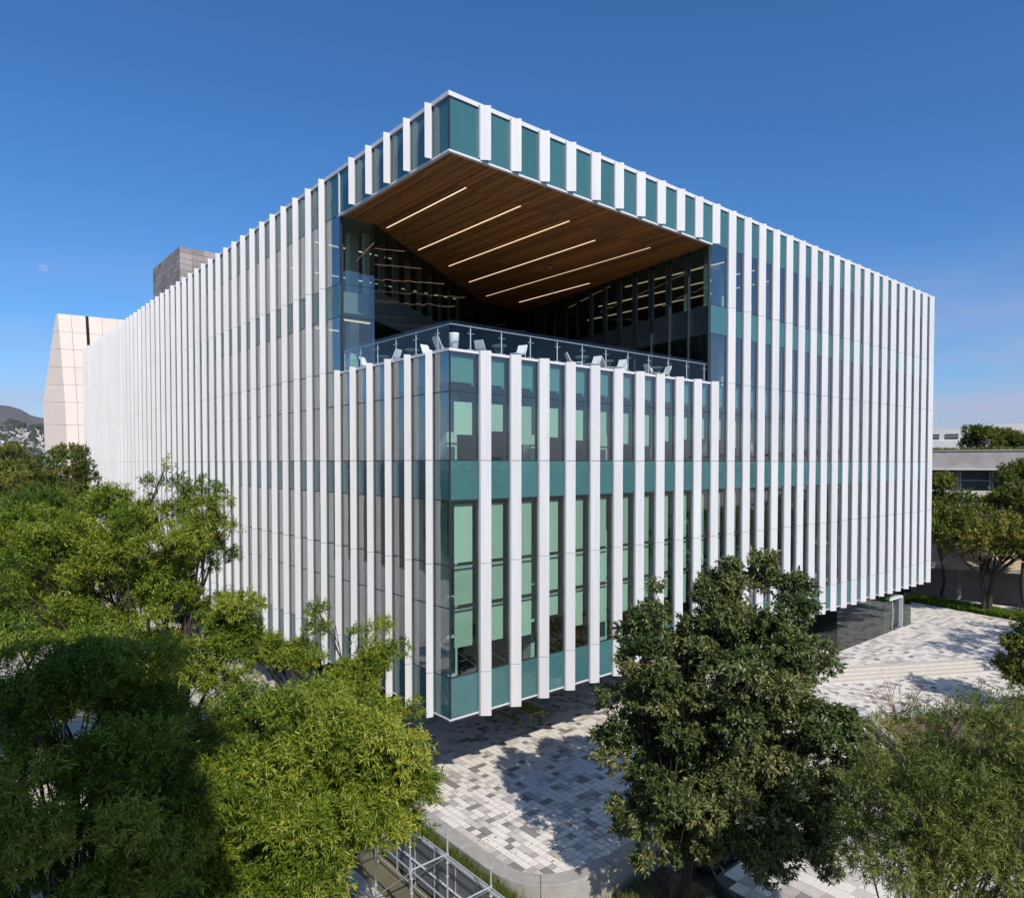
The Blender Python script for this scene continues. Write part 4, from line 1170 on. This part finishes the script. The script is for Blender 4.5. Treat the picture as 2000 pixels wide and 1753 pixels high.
# hillside with houses
hx = MB()
nu, nv = 60, 14
hp = []
rh_ = np.random.default_rng(9)
ph = rh_.uniform(0, 6, 6)
for i in range(nu):
    px = -700 + i * 20.0
    for j in range(nv):
        t = j / (nv - 1)
        d = 1500 + 1700 * t
        top = 793 + max(0, px) * 0.19 + 6 * math.sin(px * 0.03 + ph[0]) + 3 * math.sin(px * 0.09 + ph[1])
        top = min(top, 903)
        y = 903 + (top - 903) * (t ** 0.8)
        p = at(px, y, d)
        hp.append((p[0], p[1], p[2] if t > 0 else -1.5))
fs = [(i * nv + j, (i + 1) * nv + j, (i + 1) * nv + j + 1, i * nv + j + 1) for i in range(nu - 1) for j in range(nv - 1)]
hx.poly(hp, fs)
hill = hx.build('hillside', M['hill'])
smooth(hill)
tag(hill, 'dark scrubby hillside at the left horizon', None, None, 'structure')
hm = []
for k in range(5):
    w, d, h = rnd.uniform(8, 16), rnd.uniform(8, 12), rnd.uniform(4, 8)
    q = MB().box(-w / 2, w / 2, -d / 2, d / 2, -3, h).box(-w / 2, 0, -d / 2, d / 2, h, h + 3 * rnd.random() + 1)
    for a in (-.3, .1): q.box(a * w, a * w + 1.8, -d / 2 - .05, -d / 2 + .3, h * .4, h * .7, 1)
    hm.append(q.mesh('house', [M['house'], M['win']]))
hr = random.Random(31)
for k in range(120):
    px = hr.uniform(-60, 95); t = hr.uniform(0.05, 0.56)
    d = 1500 + 1700 * t
    top = 793 + max(0, px) * 0.19
    y = 903 + (top - 903) * (t ** 0.8)
    p = at(px, y, d)
    o = inst('hillside_house', hm[k % 5], None, (p[0], p[1], p[2] - 1), R(-YAW) + hr.uniform(-.4, .4))
    s = hr.uniform(0.55, 1.15) * d / 1900; o.scale = (s, s, s)
    tag(o, 'small pale house on the distant hillside', 'house', 'houses on the distant hillside')

sc_b = MB()
for k in range(420):      # dark scrub and garden trees between the houses
    px = hr.uniform(-80, 100); t = hr.uniform(0.02, 0.7)
    d = 1480 + 1700 * t
    y = 903 + (793 + max(0, px) * 0.19 - 903) * (t ** 0.8)
    p = at(px, y, d); q = hr.uniform(3, 8) * d / 1900
    vs = [(p[0] + q * hr.uniform(.7, 1.2) * math.cos(a) * c_, p[1] + q * hr.uniform(.7, 1.2) * math.sin(a) * c_, p[2] + z_ * q) for z_, c_ in ((-.4, .7), (.4, 1), (1.0, .6)) for a in [i_ * 1.047 for i_ in range(6)]] + [(p[0], p[1], p[2] + 1.35 * q)]
    sc_b.poly(vs, [(a + 6 * b, (a + 1) % 6 + 6 * b, (a + 1) % 6 + 6 * b + 6, a + 6 * b + 6) for b in (0, 1) for a in range(6)] + [(12 + a, 12 + (a + 1) % 6, 18) for a in range(6)])
M['scrub'] = mat('dark_scrub', (0.05, 0.06, 0.045), 0.95, var=0.4, scale=0.02)
tag(sc_b.build('hillside_scrub', M['scrub']), 'dark scrub and garden trees between the hillside houses', None, None, 'stuff')

# parked cars
def make_car():
    o = empty('parked_car')
    pr = [(-2.1, .35), (-2.12, .75), (-1.95, .92), (-1.5, .98), (-0.95, 1.42), (0.55, 1.45), (1.2, 1.0), (1.9, .9), (2.12, .7), (2.12, .35)]
    m = MB()
    n = len(pr)
    vs = [(x, -.86 if z < 1.1 else -.66, z) for x, z in pr] + [(x, .86 if z < 1.1 else .66, z) for x, z in pr]
    m.poly(vs, [tuple(range(n)), tuple(range(n, 2 * n))[::-1]] + [(i + n, (i + 1) % n + n, (i + 1) % n, i) for i in range(n)])
    bevel(m.build('body', M['car'], o), .05, 3)
    MB().poly([(-1.38, -.80, 1.02), (1.05, -.80, 1.02), (.5, -.69, 1.4), (-.92, -.69, 1.38)], [(0, 1, 2, 3)]).build('side_window', M['win'], o)
    for x in (-1.35, 1.35):
        for s in (-1, 1):
            w = MB().tube((x, s * .70, .33), (x, s * .89, .33), .33, n=20).build('wheel', M['tyre'], o)
            MB().tube((x, s * .885, .33), (x, s * .90, .33), .2, n=14).build('rim', M['steel'], w)
    for s in (-.6, .6):
        MB().box(-2.16, -2.08, s - .16, s + .16, .68, .84).build('tail_lamp', M['redlamp'], o)
        MB().box(2.06, 2.15, s - .16, s + .16, .6, .74).build('headlight', M['steel'], o)
    return o
car = make_car()
car.location = (60.5, 3.8, -1.3); car.rotation_euler = (0, 0, ang)
tag(car, 'dark parked car half hidden by the far corner of the building', 'car', 'cars in the shade')
c2 = copy_tree(car)
c2.location = (62.6, -2.4, -1.3)
tag(c2, 'dark parked car behind the forked tree trunk', 'car', 'cars in the shade')
tag(MB().prism([(56.0, 16), (53.6, -16), (64, -22), (75, 10)], -1.395, -1.3).build('driveway', M['soil']), 'brown shaded driveway behind the hedge', None, None, 'structure')

# the tall neighbour behind the photographer
nb = empty('neighbour_building', (-16.65, -26.5, -1.4))
MB().prism([(0, 0), (-26, 0), (-26, -18), (-6.5, -18)], 0, 30.6).build('wall', M['brick'], nb)  # unseen; side wall slanted along the sunlight to steer its cast shadow
for k in range(7):
    for j in range(8):
        w = MB().box(0, 1.6, 0.01, 0.06, 0, 1.9).build('window', M['win'], nb, (-25 + k * 3.6, 0, 1.6 + j * 3.6))
for j in range(8):
    MB().box(-3.2, 0.42 - 0.05 * (j % 3), -1.6, 0.5, 3.2 + j * 3.6, 3.45 + j * 3.6).build('shadow_edge_slab', M['concrete'], nb)  # unseen slabs and rails, added to break up the cast shadow's edge
    MB().box(-3.2, 0.40 - 0.05 * (j % 3), 0.44, 0.48, 3.45 + j * 3.6, 4.45 + j * 3.6).build('shadow_edge_rail', M['brick'], nb)
MB().prism([(0.05, .1), (-26.2, .1), (-26.2, -18.2), (-6.5, -18.2)], 30.6, 30.9).build('roof_edge', M['concrete'], nb)
tag(nb, 'tall rendered building behind the viewpoint', 'building')

# day moon
mm, n_, l_, b_, out_ = new_mat('day_moon')
tr_ = n_.new('ShaderNodeBsdfTransparent'); df = n_.new('ShaderNodeBsdfDiffuse'); df.inputs[0].default_value = (0.8, 0.78, 0.76, 1)
mx = n_.new('ShaderNodeMixShader'); mx.inputs[0].default_value = 0.10
l_.new(tr_.outputs[0], mx.inputs[1]); l_.new(df.outputs[0], mx.inputs[2]); l_.new(mx.outputs[0], out_.inputs[0])
mp = at(85, 523, 9000)
mo = MB().lathe([(0.01, -1)] + [(math.sin(a) , -math.cos(a)) for a in [math.pi * k / 12 for k in range(1, 12)]] + [(0.01, 1)], 24).build('moon', mm, None, tuple(mp))
mo.scale = (62, 62, 40); smooth(mo)
tag(mo, 'pale day moon low in the left sky', 'moon')
